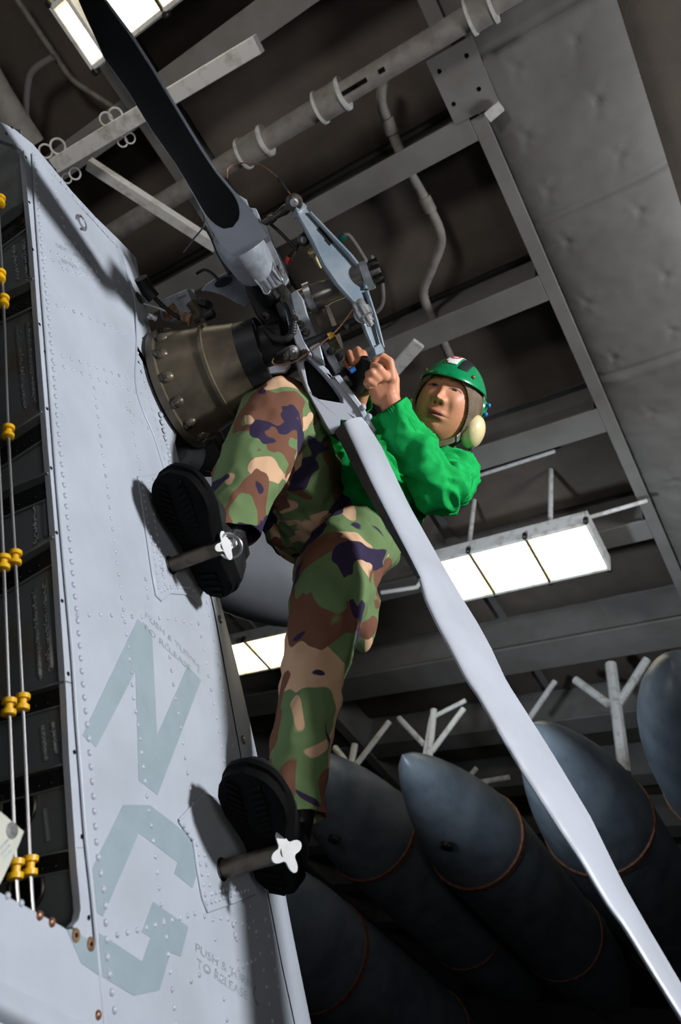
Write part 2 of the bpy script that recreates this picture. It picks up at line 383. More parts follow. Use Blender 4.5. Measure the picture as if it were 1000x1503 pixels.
co = pipe_thing('conduit', [PZ(x, y, 6.55) for x, y in [(78, 84), (50, 102), (41, 125), (38, 172), (37, 260)]], .02, M['girder'], 'thin conduit elbow dropping behind the top of the pylon')
MB().torus(PZ(38, 174, 6.55), (0, 1, 0), .026, .008).build('clamp_ring', M['girder'], co)
pipe_thing('lagged_duct', [PZ(-60, 40, 6.3), PZ(-5, 138, 6.3), PZ(45, 215, 6.3)], .1, M['pipe'], 'light grey duct at left edge just above the pylon tip')
pipe_thing('conduit', [PZ(x, y, 6.7) for x, y in [(545, 375), (560, 410), (562, 445), (548, 462), (530, 470)]], .014, M['pipe'], 'small white conduit loop right of the rotor washer')
tl = pipe_thing('valve_conduit', [PZ(x, y, 6.55) for x, y in [(503, 346), (512, 345), (525, 362), (545, 395)]], .012, M['pipe'], 'thin conduit ending in a teal cap beside the pitch beam')
MB().lathe(PZ(498, 352, 6.55), PZ(510, 345, 6.55)-PZ(498, 352, 6.55), [(0, .018), (.02, .024), (.05, .024), (.06, .018)], 14).build('valve_cap', M['teal'], tl)
# hanging rails with tie-down rings
def rail(name, a, b, w, h, label, m=None, rings=(), bevel=.003):
    a, b = np.array(a), np.array(b); o = empty(name, a, label, 'rail')
    MB().bar(a, b, w, h).build('rail_bar', m or M['white'], o, bevel=bevel)
    d = nn(b-a)
    for (px, py, zz, rr) in rings:
        c = PZ(px, py, zz); MB().torus(c, CAM-c, rr, rr*.16).build('tie_ring', M['white'], o)
    return o
zr = 5.35
rail('ceiling_rail', PZ(82, 242, zr), PZ(380, 64, zr), .075, .06, 'white rail with rusty left end and pairs of tie-down rings above the pylon',
     rings=[(67, 222, zr, .032), (85, 215, zr, .036), (156, 175, zr, .030), (170, 169, zr, .032), (180, 208, zr, .024), (191, 203, zr, .024), (98, 262, zr, .024), (110, 255, zr, .028)])
rail('ceiling_rail', PZ(130, 240, zr+.1), PZ(318, 362, zr+.1), .06, .05, 'narrow white rail running down from the ringed rail to behind the rotor hub')
rail('ceiling_rail', PZ(575, 548, 5.9), PZ(615, 503, 5.9), .085, .03, 'short white bar end sticking out above the left hand')
MB().bar(PZ(318, 350, 6.0), PZ(330, 390, 6.0), .08, .05).build('hanger_bracket', M['girder'], ceil)

# ---- lamps
def lamp_fixture(name, corners, z, npan, label, group=None, dep=.12, frame=.035, hang=True):
    # corners: near-left, near-right, far-right, far-left (room axes)
    (x0, y0), (x1, y1) = corners
    o = empty(name, ((x0+x1)/2, (y0+y1)/2, z), label, 'light', group)
    mb = MB()
    mb.box(((x0+x1)/2, (y0+y1)/2, z+dep), ((x1-x0)/2, 0, 0), (0, (y1-y0)/2, 0), (0, 0, .012))
    for xx in (x0, x1): mb.box((xx, (y0+y1)/2, z+dep/2+.006), (.012, 0, 0), (0, (y1-y0)/2+.012, 0), (0, 0, dep/2+.01))
    for yy in (y0, y1): mb.box(((x0+x1)/2, yy, z+dep/2+.006), ((x1-x0)/2, 0, 0), (0, .012, 0), (0, 0, dep/2+.01))
    mb.build('housing', M['white'], o, bevel=.004)
    w = (x1-x0)/npan
    for k in range(npan):
        a, b = x0+w*k+.014, x0+w*(k+1)-.014
        MB().box(((a+b)/2, (y0+y1)/2, z+.012), ((b-a)/2, 0, 0), (0, (y1-y0)/2-.02, 0), (0, 0, .006)).build('diffuser', M['glow'], o, bevel=.004)
        if k: MB().box((x0+w*k, (y0+y1)/2, z+.004), (.008, 0, 0), (0, (y1-y0)/2, 0), (0, 0, .01)).build('divider', M['fixdark'], o)
    for k in range(npan+1):
        for yy in (y0-.02, y1+.02):
            MB().lathe((x0+w*k, yy, z-.01), (0, 0, 1), [(0, .012), (.008, .02), (.05, .02), (.055, .01)], 10).build('latch', M['dsteel'], o)
    return o
zl = 5.93
p1, p2 = PZ(884, 812, zl), PZ(866, 778, zl)
yl0, yl1 = PZ(835, 785, zl)[1]-.03, PZ(800, 856, zl)[1]
xr = PZ(868, 782, zl)[0]
LF = lamp_fixture('ceiling_lamp', ((xr-1.42, yl0-.03), (xr, yl1)), zl, 3, 'long three-pane lamp on rods below the mechanic\'s elbow', 'hangar ceiling lamps')
for (px, py) in [(686, 825), (808, 782)]:
    b = PZ(px, py, zl+.1); MB().tube([b, (b[0], b[1], 6.8)], .02, 10).build('hanger_rod', M['white'], LF)
for pts in ([PZ(690, 702, 6.7), PZ(800, 667, 6.7), PZ(815, 662, 6.7)], [PZ(812, 775, zl+.15), PZ(950, 735, 6.3)]):
    MB().tube(pts, .017, 10).build('brace_pipe', M['white'], LF)
q = PZ(375, 940, zl), PZ(395, 990, zl)
lamp_fixture('ceiling_lamp', ((PZ(375, 940, zl)[0]-.9, PZ(420, 928, zl)[1]), (PZ(420, 928, zl)[0]+.25, PZ(420, 978, zl)[1])), zl, 2, 'lamp seen between the pylon edge and the straight leg', 'hangar ceiling lamps')
zl2 = 5.9
lamp_fixture('small_lamp', (tuple(PZ(75, 12, zl2)[:2]), tuple(PZ(156, 84, zl2)[:2])), zl2, 1, 'small single-pane lamp left of the raised rotor blade', 'hangar ceiling lamps')
A = PZ(150, -30, 6.2); B = PZ(196, 50, 6.2)
lf = lamp_fixture('ceiling_lamp', ((A[0]-.15, A[1]-.45), (PZ(262, 2, 6.2)[0]+.25, B[1])), 6.2, 2, 'bright two-pane lamp behind the top of the raised blade', 'hangar ceiling lamps')
MB().tube([PZ(560, 870, 5.8), PZ(612, 862, 5.8), PZ(625, 845, 5.85), (xr-1.3, yl0, zl+.1)], .018, 10).build('brace_pipe', M['white'], LF)

# ---- external fuel tanks hung in rows, their noses toward us
def tank(x, z, y0, r, L, label, bandy=1.15, fat=1.0, blunt=1.8, group='stored drop tanks'):
    o = empty('drop_tank', (x, y0+L/2, z-r), label, 'fuel tank', group)
    mb = MB(); prof = []
    for k in range(40):
        t = k/39; yy = t*L; tt = min(yy/1.25, 1); te = min((L-yy)/1.6, 1)
        prof.append((yy, r*max(0, (1-(1-tt)**blunt))**.72*max(0, (1-(1-te)**2))**.8))
    mb.lathe((x, y0, z), (0, 1, 0), prof, 48); mb.build('tank_shell', M['tank'], o, angle=60)
    for by in (bandy, bandy+1.7):
        rr = r*1.0
        mb = MB(); u = []
        mb.lathe((x, y0+by, z), (0, 1, 0), [(0, rr*.985), (.004, rr+.008), (.045, rr+.008), (.05, rr*.985)], 48); mb.build('clamp_band', M['band'], o)
    MB().lathe((x+.18*r, y0+.62, z-.98*r*.93), (0, 0, -1), [(-.03, .045), (0, .045), (.006, .03), (.007, .01)], 16).build('filler_cap', M['dsteel'], o)
    return o
tank(-3.30, 4.2, 3.72, .37, 4.6, 'drop tank behind the straight trouser leg, leftmost of the upper row')
tank(-2.51, 4.2, 3.90, .37, 4.6, 'drop tank with pointed nose in clear view between leg and blade', blunt=1.5)
tank(-1.56, 4.2, 3.75, .37, 4.6, 'drop tank whose nose is half hidden behind the lower rotor blade')
tank(-.66, 4.2, 3.35, .37, 4.6, 'rounded drop tank at the right edge, beside a brown-footed post', blunt=3.2)
tank(-3.5, 3.3, 3.3, .37, 4.6, 'lower-row drop tank beside the pylon at the bottom', bandy=1.5)
# the one seen between pylon and leg lies crosswise
o = empty('crosswise_tank', W(300, 840, 4.6), 'pale tank seen in the gap between raised boot and straight leg', 'fuel tank')
a, b = W(180, 690, 4.9), W(475, 905, 4.6); dv = nn(b-a); Lx = np.linalg.norm(b-a)
MB().lathe(a, dv, [(Lx*t, .40*max(0, 1-max(0, (t-.2)/.8)**2.6)**.6) for t in np.linspace(0, 1, 30)], 40).build('tank_shell', M['paint'], o, angle=60)
sp_ = a+dv*.15; MB().tube([sp_, (sp_[0], sp_[1], 6.86)], .015, 8).build('hanger_strap', M['girder'], o)
# racks that hold the tanks
def rack(segs, Y, label, r=.035, feet=()):
    P = [[PYy(x, y, Y) for x, y in s[:2]] for s in segs]
    o = empty('tank_rack', P[0][0], label, 'rack', 'overhead racks for the tanks')
    for s, (a, b) in zip(segs, P): MB().tube([a, b], s[2] if len(s) > 2 else r, 10).build('strut', M['white'], o)
    for a, b in feet: MB().tube([PYy(*a, Y), PYy(*b, Y)], r*1.25, 10).build('strut_foot', M['rust'], o)
    return o
rack([((897, 975), (918, 1135), .055), ((904, 1040), (950, 968), .04), ((845, 998), (893, 1033), .04)], 6.0, 'white Y-shaped post with a rusty foot left of the right-edge tank', feet=[((918, 1135), (924, 1180))])
rack([((637, 1042), (630, 1115), .03), ((586, 1054), (622, 1092), .025), ((681, 1040), (634, 1103), .025), ((684, 1028), (633, 1054), .02), ((633, 1054), (623, 1112), .02)], 5.0, 'white braced post standing behind the pointed tank nose')
rack([((521, 1093), (513, 1140), .03), ((572, 1059), (517, 1131), .025), ((492, 1098), (508, 1118), .03)], 5.0, 'white braced post right beside the straight trouser leg')
rack([((815, 1000), (776, 1056), .03), ((693, 1150), (748, 1141), .025), ((711, 1150), (722, 1178), .03), ((700, 1127), (682, 1148), .025), ((578, 1188), (592, 1176), .03)], 6.2, 'white cross braces around the lower blade, behind the tanks')

# ================================================================== the helicopter tail
nW = R@nn((.93, .33, .18))
P1 = W(245, 830, 1.65)
PL = Plane(P1, nW); n = PL.n
heli = empty('helicopter_tail', PL(250, 1100, -.2), 'light grey helicopter tail pylon with open bay, steps, rotor hub and blades', 'helicopter')
H = heli
left_edge = [(35, 220), (41, 290), (48, 360), (56, 470), (64, 570), (71, 660), (78, 740), (85, 830), (91, 920), (97, 1010), (102, 1110), (108, 1200), (113, 1270), (117, 1310), (119, 1335), (116, 1350), (108, 1358)]
top_edge = [(-160, 160), (-60, 172), (0, 178), (22, 190), (48, 211), (75, 243), (105, 280), (140, 318), (175, 352), (200, 378), (204, 400), (213, 440), (222, 490), (230, 540), (234, 575), (248, 600), (262, 626), (257, 650), (262, 672), (268, 692)]
seam = [(268, 692), (290, 795), (313, 893), (334, 1005), (355, 1121), (375, 1225), (396, 1328), (414, 1420), (432, 1503), (470, 1690)]
tedge = [(270, 690), (322, 790), (352, 880), (376, 945), (398, 1020), (420, 1110), (440, 1205), (458, 1300), (478, 1400), (499, 1503), (540, 1690)]
cut_top = [(-160, 215), (-60, 208), (0, 205), (20, 212)]
skin_poly = [PL(x, y) for x, y in top_edge+seam[1:]+[(160, 1690), (148, 1503), (140, 1392), (108, 1372)]+left_edge[::-1]+[(34, 222)]+cut_top[::-1]]
MB().prism(skin_poly, -n*.012).build('pylon_skin', M['paint'], H, bevel=.0015)
# raised skin panel inside the flange, so the flange reads as a step
inner = [(47, 226), (51, 300), (60, 420), (68, 520), (75, 610), (82, 700), (88, 770), (96, 860), (105, 960), (111, 1050), (118, 1140), (125, 1230), (134, 1310), (141, 1385), (146, 1440), (152, 1503), (166, 1690)]
pan = inner+[(464, 1690), (428, 1503), (410, 1420), (392, 1328), (371, 1225), (351, 1121), (330, 1005), (309, 893), (286, 795), (256, 685), (225, 610), (200, 530), (196, 470), (178, 372), (140, 330), (105, 292), (75, 255), (52, 228)]
MB().prism([PL(x, y) for x, y in pan], n*.003).build('skin_panel', M['paint'], H, bevel=.002)
H0 = .003
# core box behind the skin
core = [PL(x, y, -.012) for x, y in [(40, 235), (75, 255), (130, 315), (190, 380), (215, 480), (250, 640), (300, 880), (345, 1120), (420, 1503), (450, 1690), (170, 1690), (150, 1400), (125, 1340), (110, 1150), (92, 880), (75, 640), (58, 430)]]
MB().prism(core, -n*.34).build('pylon_core', M['inner'], H)
# trailing section, rounding away from us
P = []
NS = 40
sp = smoothpts([np.array(s+(0,)) for s in seam], 5); tp = smoothpts([np.array(s+(0,)) for s in tedge], 5)
for a, b in zip(sp, tp):
    A0 = PL(a[0]+1.5, a[1], .001); B0 = PL(b[0], b[1], 0); row = []
    B0 = A0+(B0-A0)*.80
    for t in np.linspace(0, 1, 18): row.append(A0+(B0-A0)*math.sin(t*math.pi/2)-n*(.13*(1-math.cos(t*math.pi/2))**1.3))
    B1 = row[-1]; row.append(B1-n*.12)
    P.append(row)
MB().grid(P).build('trailing_section', M['paint'], H, angle=50)
# lower fairing
fair = [(-200, 1215), (0, 1309), (50, 1336), (90, 1358), (140, 1391), (147, 1440), (152, 1503), (163, 1690), (-200, 1690)]
MB().prism([PL(x, y, .004) for x, y in fair], -n*.02).build('lower_fairing', M['paint'], H, bevel=.003)
P = []
for t in np.linspace(0, 1, 14):
    c = (-60+220*t, 1440+110*t); row = []
    for s in np.linspace(-1, 1, 9): row.append(PL(c[0]-s*14, c[1]+s*24, .004+.014*math.cos(s*math.pi/2)))
    P.append(row)
MB().grid(P).build('fairing_ridge', M['paint'], H, angle=180, recalc=False)
# edge strips (raised beads) on the skin
def strip(pts, w, h, m=M['paint'], name='edge_bead', hh=H0, k=3, n_=6):
    pts = smoothpts([PL(x, y, hh) for x, y in pts], k); P = []
    for i, p in enumerate(pts):
        t = nn(pts[min(i+1, len(pts)-1)]-pts[max(i-1, 0)]); s = np.cross(n, t)
        P.append([p+s*w*math.cos(a)+n*h*math.sin(a) for a in np.linspace(0, math.pi, n_)])
    return MB().grid(P).build(name, m, H, angle=180, recalc=False)
strip([(x+1, y) for x, y in inner], .0035, .003)
strip([(178, 375), (197, 440), (200, 500), (198, 560), (208, 600), (225, 640), (240, 688)], .003, .004)
strip([(57, 233), (64, 243), (100, 283), (140, 326), (172, 362)], .002, .002)
# step plates
def plate(poly, name='step_plate'):
    MB().prism([PL(x, y, H0) for x, y in poly], n*.003).build(name, M['paint'], H, bevel=.0015)
    strip(poly+[poly[0]], .003, .0028, hh=H0+.001, k=1)
plate([(202, 701), (209, 745), (216, 792), (223, 840), (229, 874), (236, 881), (250, 870), (276, 872), (288, 886), (297, 868), (292, 820), (272, 742), (260, 700), (232, 697)])
plate([(262, 1205), (283, 1234), (290, 1280), (297, 1318), (304, 1338), (344, 1324), (374, 1312), (362, 1240), (350, 1190), (300, 1165)])
# rivets
def along(pts, spacing, hh=H0):
    pts = [PL(x, y, hh) for x, y in pts]; out = [pts[0]]; acc = 0
    for a, b in zip(pts, pts[1:]):
        L = np.linalg.norm(b-a); d = (b-a)/L; t = spacing-acc
        while t <= L: out.append(a+d*t); t += spacing
        acc = L-(t-spacing)
    return out
u0, w0 = perp(n)
def rivet_verts(p, r, h, k=8):
    vs = []
    for (rr, hh) in ((1, 0), (.85, .55), (.45, .92)):
        for i in range(k):
            a = 2*math.pi*i/k; vs.append(p+(u0*math.cos(a)+w0*math.sin(a))*r*rr+n*h*hh)
    vs.append(p+n*h)
    fs = [(j*k+i, j*k+(i+1) % k, (j+1)*k+(i+1) % k, (j+1)*k+i) for j in range(2) for i in range(k)]+[(2*k+i, 2*k+(i+1) % k, 3*k) for i in range(k)]
    return vs, fs
me = bpy.data.meshes.new('rivet'); vs, fs = rivet_verts(np.zeros(3), .0057, .0034, 12); me.from_pydata([tuple(v) for v in vs], [], fs); me.materials.append(M['rivet']); me.shade_smooth()
def rivet_obj(p, sc=1, mesh=me):
    o = bpy.data.objects.new('rivet', mesh); COL.objects.link(o); o.parent = H; o.location = tuple(p-np.array(H.location)); o.scale = (sc,)*3
rowL = [(51, 231), (55, 290), (60, 350), (68, 430), (72, 472), (79, 550), (84, 616), (89, 668), (97, 742), (101, 780), (108, 860), (113, 902), (120, 987), (129, 1078), (137, 1171), (142, 1247), (154, 1326), (157, 1409), (169, 1490), (178, 1560)]
for p in along(rowL, .0212): rivet_obj(p)
rows = [
 ([(65, 243), (90, 268), (115, 297), (145, 330), (175, 363)], .022), ([(75, 370), (110, 384), (145, 400), (177, 415)], .03), ([(66, 378), (110, 394), (150, 414), (180, 430)], .03),
 ([(70, 444), (110, 458), (150, 475), (191, 493)], .034), ([(77, 518), (120, 532), (165, 548), (215, 564)], .034), ([(79, 534), (120, 548), (165, 565), (215, 581)], .034),
 ([(138, 570), (147, 640), (155, 700), (164, 769), (177, 869), (187, 944), (196, 1027), (203, 1069), (211, 1135), (217, 1181), (227, 1252), (236, 1325), (244, 1378), (250, 1430), (256, 1484), (262, 1560)], .0235),
 ([(189, 588), (196, 640), (205, 690)], .03), ([(202, 518), (212, 560), (224, 605), (236, 650), (243, 680)], .026), ([(113, 903), (150, 902), (190, 905), (250, 908), (300, 918)], .036),
 ([(246, 945), (256, 1018), (263, 1057), (275, 1135), (286, 1196)], .028), ([(291, 915), (298, 949), (308, 1004), (319, 1061), (329, 1120)], .03), ([(303, 885), (316, 953), (325, 1004), (334, 1057), (344, 1105)], .03),
 ([(172, 1372), (215, 1362), (255, 1350), (296, 1338)], .026), ([(312, 1350), (318, 1400), (331, 1482), (338, 1540)], .03), ([(368, 1330), (375, 1360), (388, 1426), (400, 1496), (408, 1560)], .028), ([(390, 1350), (405, 1425), (420, 1500)], .03),
 ([(336, 1430), (358, 1418), (380, 1406)], .02), ([(280, 1440), (300, 1425), (325, 1418)], .03), ([(345, 1352), (350, 1420)], .03), ([(75, 255), (96, 340), (122, 372), (126, 400)], .024),
 ([(92, 395), (120, 405)], .02), ([(300, 1345), (345, 1350), (385, 1372)], .03), ([(186, 600), (240, 650)], .03), ([(213, 850), (218, 890)], .02)]
mb = MB()
for pts, s in rows:
    for p in along(pts, s): mb.add(*rivet_verts(p, .0046, .0028, 8))
for poly in ([(208, 707), (222, 790), (234, 868), (250, 862), (280, 862), (292, 878)], [(218, 706), (232, 790), (242, 858)], [(225, 704), (258, 706)], [(270, 1212), (289, 1240), (303, 1326), (366, 1306)], [(300, 1255), (310, 1312), (345, 1302)], [(228, 800), (240, 850)]):
    for p in along(poly, .0165, H0+.003): mb.add(*rivet_verts(p, .0046, .0028, 8))
o = mb.build('small_rivets', M['rivet'], H, angle=180, recalc=False); o['kind'] = 'stuff'
for (x, y) in [(236, 609), (238, 620), (241, 632), (243, 643), (246, 656), (248, 668), (249, 680)]: rivet_obj(PL(x, y, H0), 1.5)
mec = me.copy(); mec.materials.clear(); mec.materials.append(M['copper'])
for (x, y) in [(58, 1344), (76, 1354), (144, 1490)]: rivet_obj(PL(x, y, .004), 1.1, mec)
for (x, y) in [(11, 1315), (31, 1326)]: rivet_obj(PL(x, y, .004), .8)
for (x, y) in [(342, 1357), (345, 1373)]: rivet_obj(PL(x, y, H0), 1.1)
# worn screw holes
for (x, y, r, h) in [(111, 1373, .0062, .004), (133, 1386, .0062, .004)]:
    MB().lathe(PL(x, y, h), n, [(0, r*1.5), (.0012, r*1.4), (.0013, r)], 16).build('screw_seat', M['rust'], H); MB().lathe(PL(x, y, h), n, [(.0, r*.5), (.002, r*.5)], 10).build('screw_hole', M['blackm'], H)
mb = MB()
for (x, y) in [(17, 187), (9, 196), (38, 231), (43, 297), (48, 366), (58, 476), (66, 517), (69, 600), (75, 687), (83, 782), (91, 882), (100, 989), (109, 1104), (120, 1228), (130, 1347), (81, 249), (228, 579), (237, 607), (181, 405), (195, 470), (140, 311)]:
    mb.lathe(PL(x, y, .0), n, [(.0002, .0035), (.0008, .0035)], 8)
o = mb.build('screw_holes', M['blackm'], H); o['kind'] = 'stuff'
for (x, y, a) in [(204, 437, .016), (231, 579, .013)]:
    MB().lathe(PL(x, y, H0-.002), n, [(0, a), (.002, a), (.0025, a*.8)], 20).build('inspection_hole', M['hubdark'], H)
MB().lathe(PL(259, 620, .0), n, [(0, .006), (.001, .006)], 14).build('bolt_hole', M['blackm'], H)
# quarter-turn fasteners on the trailing section
for (x, y) in [(323, 909), (357, 1086)]:
    c = PL(x, y, .001); f_ = MB(); f_.lathe(c, n, [(0, .0105), (.0015, .0105), (.0016, .008)], 20); fo = f_.build('fastener', M['rust'], H)
    MB().lathe(c, n, [(0, .0065), (.003, .0065), (.0035, .005)], 16).build('fastener_head', M['steel'], fo)
# tie-down latch
c = PL(119, 327, .004); la = MB().torus(c, n, .017, .004, 26, 8, 0, .8, 1.25, 2.0).build('latch', M['steel'], H)
MB().lathe(c+n*0, n, [(0, .012), (.004, .012), (.005, .010)], 18).build('latch_base', M['paint'], la)
for s in (-1, 1): MB().lathe(PL(119+s*1, 327+s*9, .006), n, [(0, .004), (.004, .003)], 10).build('latch_screw', M['steel'], la)
# markings: two large letters, painted
def zN(x, y): return (100+x/3.333, 850+y/3.333)
def zG(x, y): return (x/3.3167, 1050+y/3.3167)
def paint(poly, h=H0, name='letter_marking', m=M['mark']):
    return MB().prism([PL(x, y, h) for x, y in poly], n*.0005).build(name, m, H)
paint([zN(*p) for p in [(340, 195), (410, 262), (435, 765), (585, 425), (650, 495), (437, 1057), (345, 985), (330, 450), (137, 822), (70, 765)]])['label'] = 'grey-blue letter N'
paint([zG(*p) for p in [(600, 435), (730, 437), (915, 580), (945, 640), (970, 740), (937, 840), (848, 770), (865, 715), (675, 572), (500, 980), (472, 960), (450, 740)]])['label'] = 'upper part of grey-blue letter G'
paint([zG(*p) for p in [(482, 1060), (692, 1198), (733, 1080), (690, 1055), (745, 907), (917, 1030), (880, 1175), (830, 1155), (775, 1340), (650, 1365), (496, 1270), (482, 1100)]])['label'] = 'lower part of grey-blue letter G'
paint([zG(*p) for p in [(325, 1045), (345, 1040), (470, 1115), (485, 1270), (395, 1205)]], .004)
def text(s, a, b, hgt, upflip=1, m=M['stencil'], h=H0+.0001, name='stencil_text', parent=None, plane=PL):
    A_, B_ = plane(*a, h), plane(*b, h); nx = plane.n; right = nn(B_-A_); up = np.cross(nx, right)*upflip
    cu = bpy.data.curves.new('t', 'FONT'); cu.body = s; cu.size = 1; cu.extrude = 0; to = bpy.data.objects.new('t', cu); COL.objects.link(to)
    dg = bpy.context.evaluated_depsgraph_get(); dg.update(); tm = bpy.data.meshes.new_from_object(to.evaluated_get(dg)); bpy.data.objects.remove(to)
    xs = [v.co.x for v in tm.vertices]; sx = np.linalg.norm(B_-A_)/(max(xs)-min(xs)); x0 = min(xs); l = root_loc(parent or H)
    for v in tm.vertices:
        p = A_+right*(v.co.x-x0)*sx+up*v.co.y*hgt/.7-l+nx*.0004; v.co = tuple(p)
    tm.materials.clear(); tm.materials.append(m); o = bpy.data.objects.new(name, tm); COL.objects.link(o); o.parent = parent or H; return o
text('PUSH & TURN', (213, 906), (286, 975), .013); text('TO RELEASE', (209, 921), (280, 986), .013)
text('PUSH & TURN', (287, 1396), (370, 1452), .013); text('TO RELEASE', (289, 1419), (363, 1468), .013)
text('ATTACH', (95, 360), (136, 376), .010); text('SECURITY', (83, 362), (135, 389), .010); text('BELT', (92, 385), (128, 402), .010)
for (pts) in ([(288, 975), (292, 978), (291, 986), (294, 992)], [(376, 1448), (372, 1456), (375, 1468), (380, 1476)]): strip(pts, .003, .0004, M['stencil'], 'arrow_marking')
# open bay on the left: inner web, ribs, cables
eD = nn(PL(48, 360)-PL(97, 1010)); mS = nn(np.cross(eD, n)); cS = PL(92, 880, -.013)
mS = mS if np.dot(mS, CAM-cS) > 0 else -mS
S = Plane(cS+mS*.003, mS)                       # the spar web that closes the bay, square to the skin
MB().prism([S(x, y) for x, y in [(-260, 150), (30, 190), (44, 300), (70, 560), (88, 770), (100, 930), (112, 1130), (124, 1320), (118, 1420), (-260, 1300)]], -mS*.004).build('bay_web', M['inner'], H)
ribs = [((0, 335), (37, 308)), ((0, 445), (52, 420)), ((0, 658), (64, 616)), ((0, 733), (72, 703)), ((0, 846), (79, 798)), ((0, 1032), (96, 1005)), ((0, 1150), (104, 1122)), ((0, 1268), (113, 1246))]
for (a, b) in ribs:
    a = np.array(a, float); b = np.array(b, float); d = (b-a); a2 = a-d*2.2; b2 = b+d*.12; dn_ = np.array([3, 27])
    o = MB().prism([S(*a2, .001), S(*b2, .001), S(*(b2+dn_), .001), S(*(a2+dn_), .001)], mS*.006).build('shaded_bay_rib', M['rib_shade'], H)  # rib channel, coloured near black for the shade under its flange
    MB().prism([S(*a2, .006), S(*b2, .006), S(*(b2+np.array([0, 2.5])), .006), S(*(a2+np.array([0, 2.5])), .006)], mS*.022).build('rib_flange', M['inner'], o)
    MB().prism([S(*(a2+dn_), .006), S(*(b2+dn_), .006), S(*(b2+dn_+[0, 3]), .006), S(*(a2+dn_+[0, 3]), .006)], mS*.003).build('rib_flange', M['inner'], o)
    us, ws = perp(mS); mb = MB()
    for t in np.linspace(.02, .9, 6):
        q = S(*(a+d*t+np.array([0, 19])), .007); mb.lathe(q, mS, [(0, .004), (.002, .0035), (.003, .001)], 8)
    mb.build('rib_rivets', M['hubdark'], o, angle=180)['kind'] = 'stuff'
us, ws = perp(mS)
for (p0, p1) in [((55, 740), (58, 795)), ((66, 735), (69, 790)), ((52, 860), (60, 1000)), ((68, 850), (77, 985)), ((62, 1065), (68, 1120)), ((78, 1060), (86, 1110)), ((66, 1185), (72, 1238)), ((25, 480), (38, 600)), ((40, 470), (52, 590))]:
    a, b = S(*p0), S(*p1); MB().tube([a, a+(b-a)*.05, b-(b-a)*.05, b], [.001, .006, .006, .001], 8).build('web_bead', M['inner'], H)
mb = MB()
for (p0, p1) in [((50, 742), (53, 800)), ((50, 870), (60, 1000)), ((64, 855), (72, 985)), ((63, 1065), (68, 1118)), ((77, 1060), (82, 1105)), ((28, 480), (36, 600)), ((42, 470), (50, 590)), ((20, 360), (26, 410)), ((34, 350), (40, 412))]:
    for k in range(90):
        t = random.random(); q = np.array(p0)*(1-t)+np.array(p1)*t+np.array([random.gauss(0, 1.3), 0])
        mb.ell(S(q[0], q[1], .0062), mS*.0008, us*random.uniform(.0006, .0018), ws*random.uniform(.0006, .0018), 5, 3)
mb.build('sealant_streaks', M['capw'], H, angle=180, recalc=False)['kind'] = 'stuff'
for (c, r) in [((26, 1185), .030), ((38, 1305), .028)]:
    q = S(*c, .004); MB().torus(q, mS, r, .004).build('grommet', M['dsteel'], H); MB().lathe(q, mS, [(0, r*.95), (.001, r*.95)], 24).build('web_hole', M['blackm'], H)
hc = -.05
cabA = [(-22, 300), (-14, 440), (-5, 620), (5, 826), (13, 1038), (23, 1276), (29, 1350), (34, 1420)]
cabB = [(-6, 250), (0, 350), (5, 442), (12, 634), (22, 819), (33, 1031), (44, 1271), (49, 1345), (54, 1420)]
for c in (cabA, cabB): MB().tube(smoothpts([PL(x, y, hc) for x, y in c], 4), .0028, 10).build('control_cable', M['cable'], H)
def fairlead(x, y):
    a = nn(PL(x+.8, y-10, hc)-PL(x-.8, y+10, hc)); p = PL(x, y, hc)
    o = MB(); o.lathe(p-a*.013, a, [(0, .008), (.001, .0105), (.008, .0105), (.009, .006), (.017, .006), (.018, .0105), (.025, .0105), (.026, .008)], 18); o.build('fairlead', M['yellow'], H)
for x, y in [(5, 826), (13, 1038), (23, 1276), (22, 819), (33, 1031), (44, 1271), (12, 634), (5, 442), (-14, 440), (0, 405), (0, 295)]: fairlead(x, y)
# loose cream plate hanging at the left edge
cp = MB().prism([PL(x, y, .01) for x, y in [(-60, 1160), (0, 1193), (33, 1221), (26, 1240), (0, 1294), (-60, 1390)]], n*.002).build('access_plate', M['plate'], H); cp['label'] = 'cream plate with a washer'
MB().lathe(PL(17, 1219, .012), n, [(0, .010), (.0015, .010), (.002, .004), (.004, .004)], 20).build('washer', M['steel'], cp)
for i, (a, b) in enumerate([((0, 1246), (12, 1232)), ((2, 1254), (14, 1240)), ((6, 1260), (16, 1248))]): strip([a, b], .0012, .0003, M['stencil'], 'stencil_line', .0121)

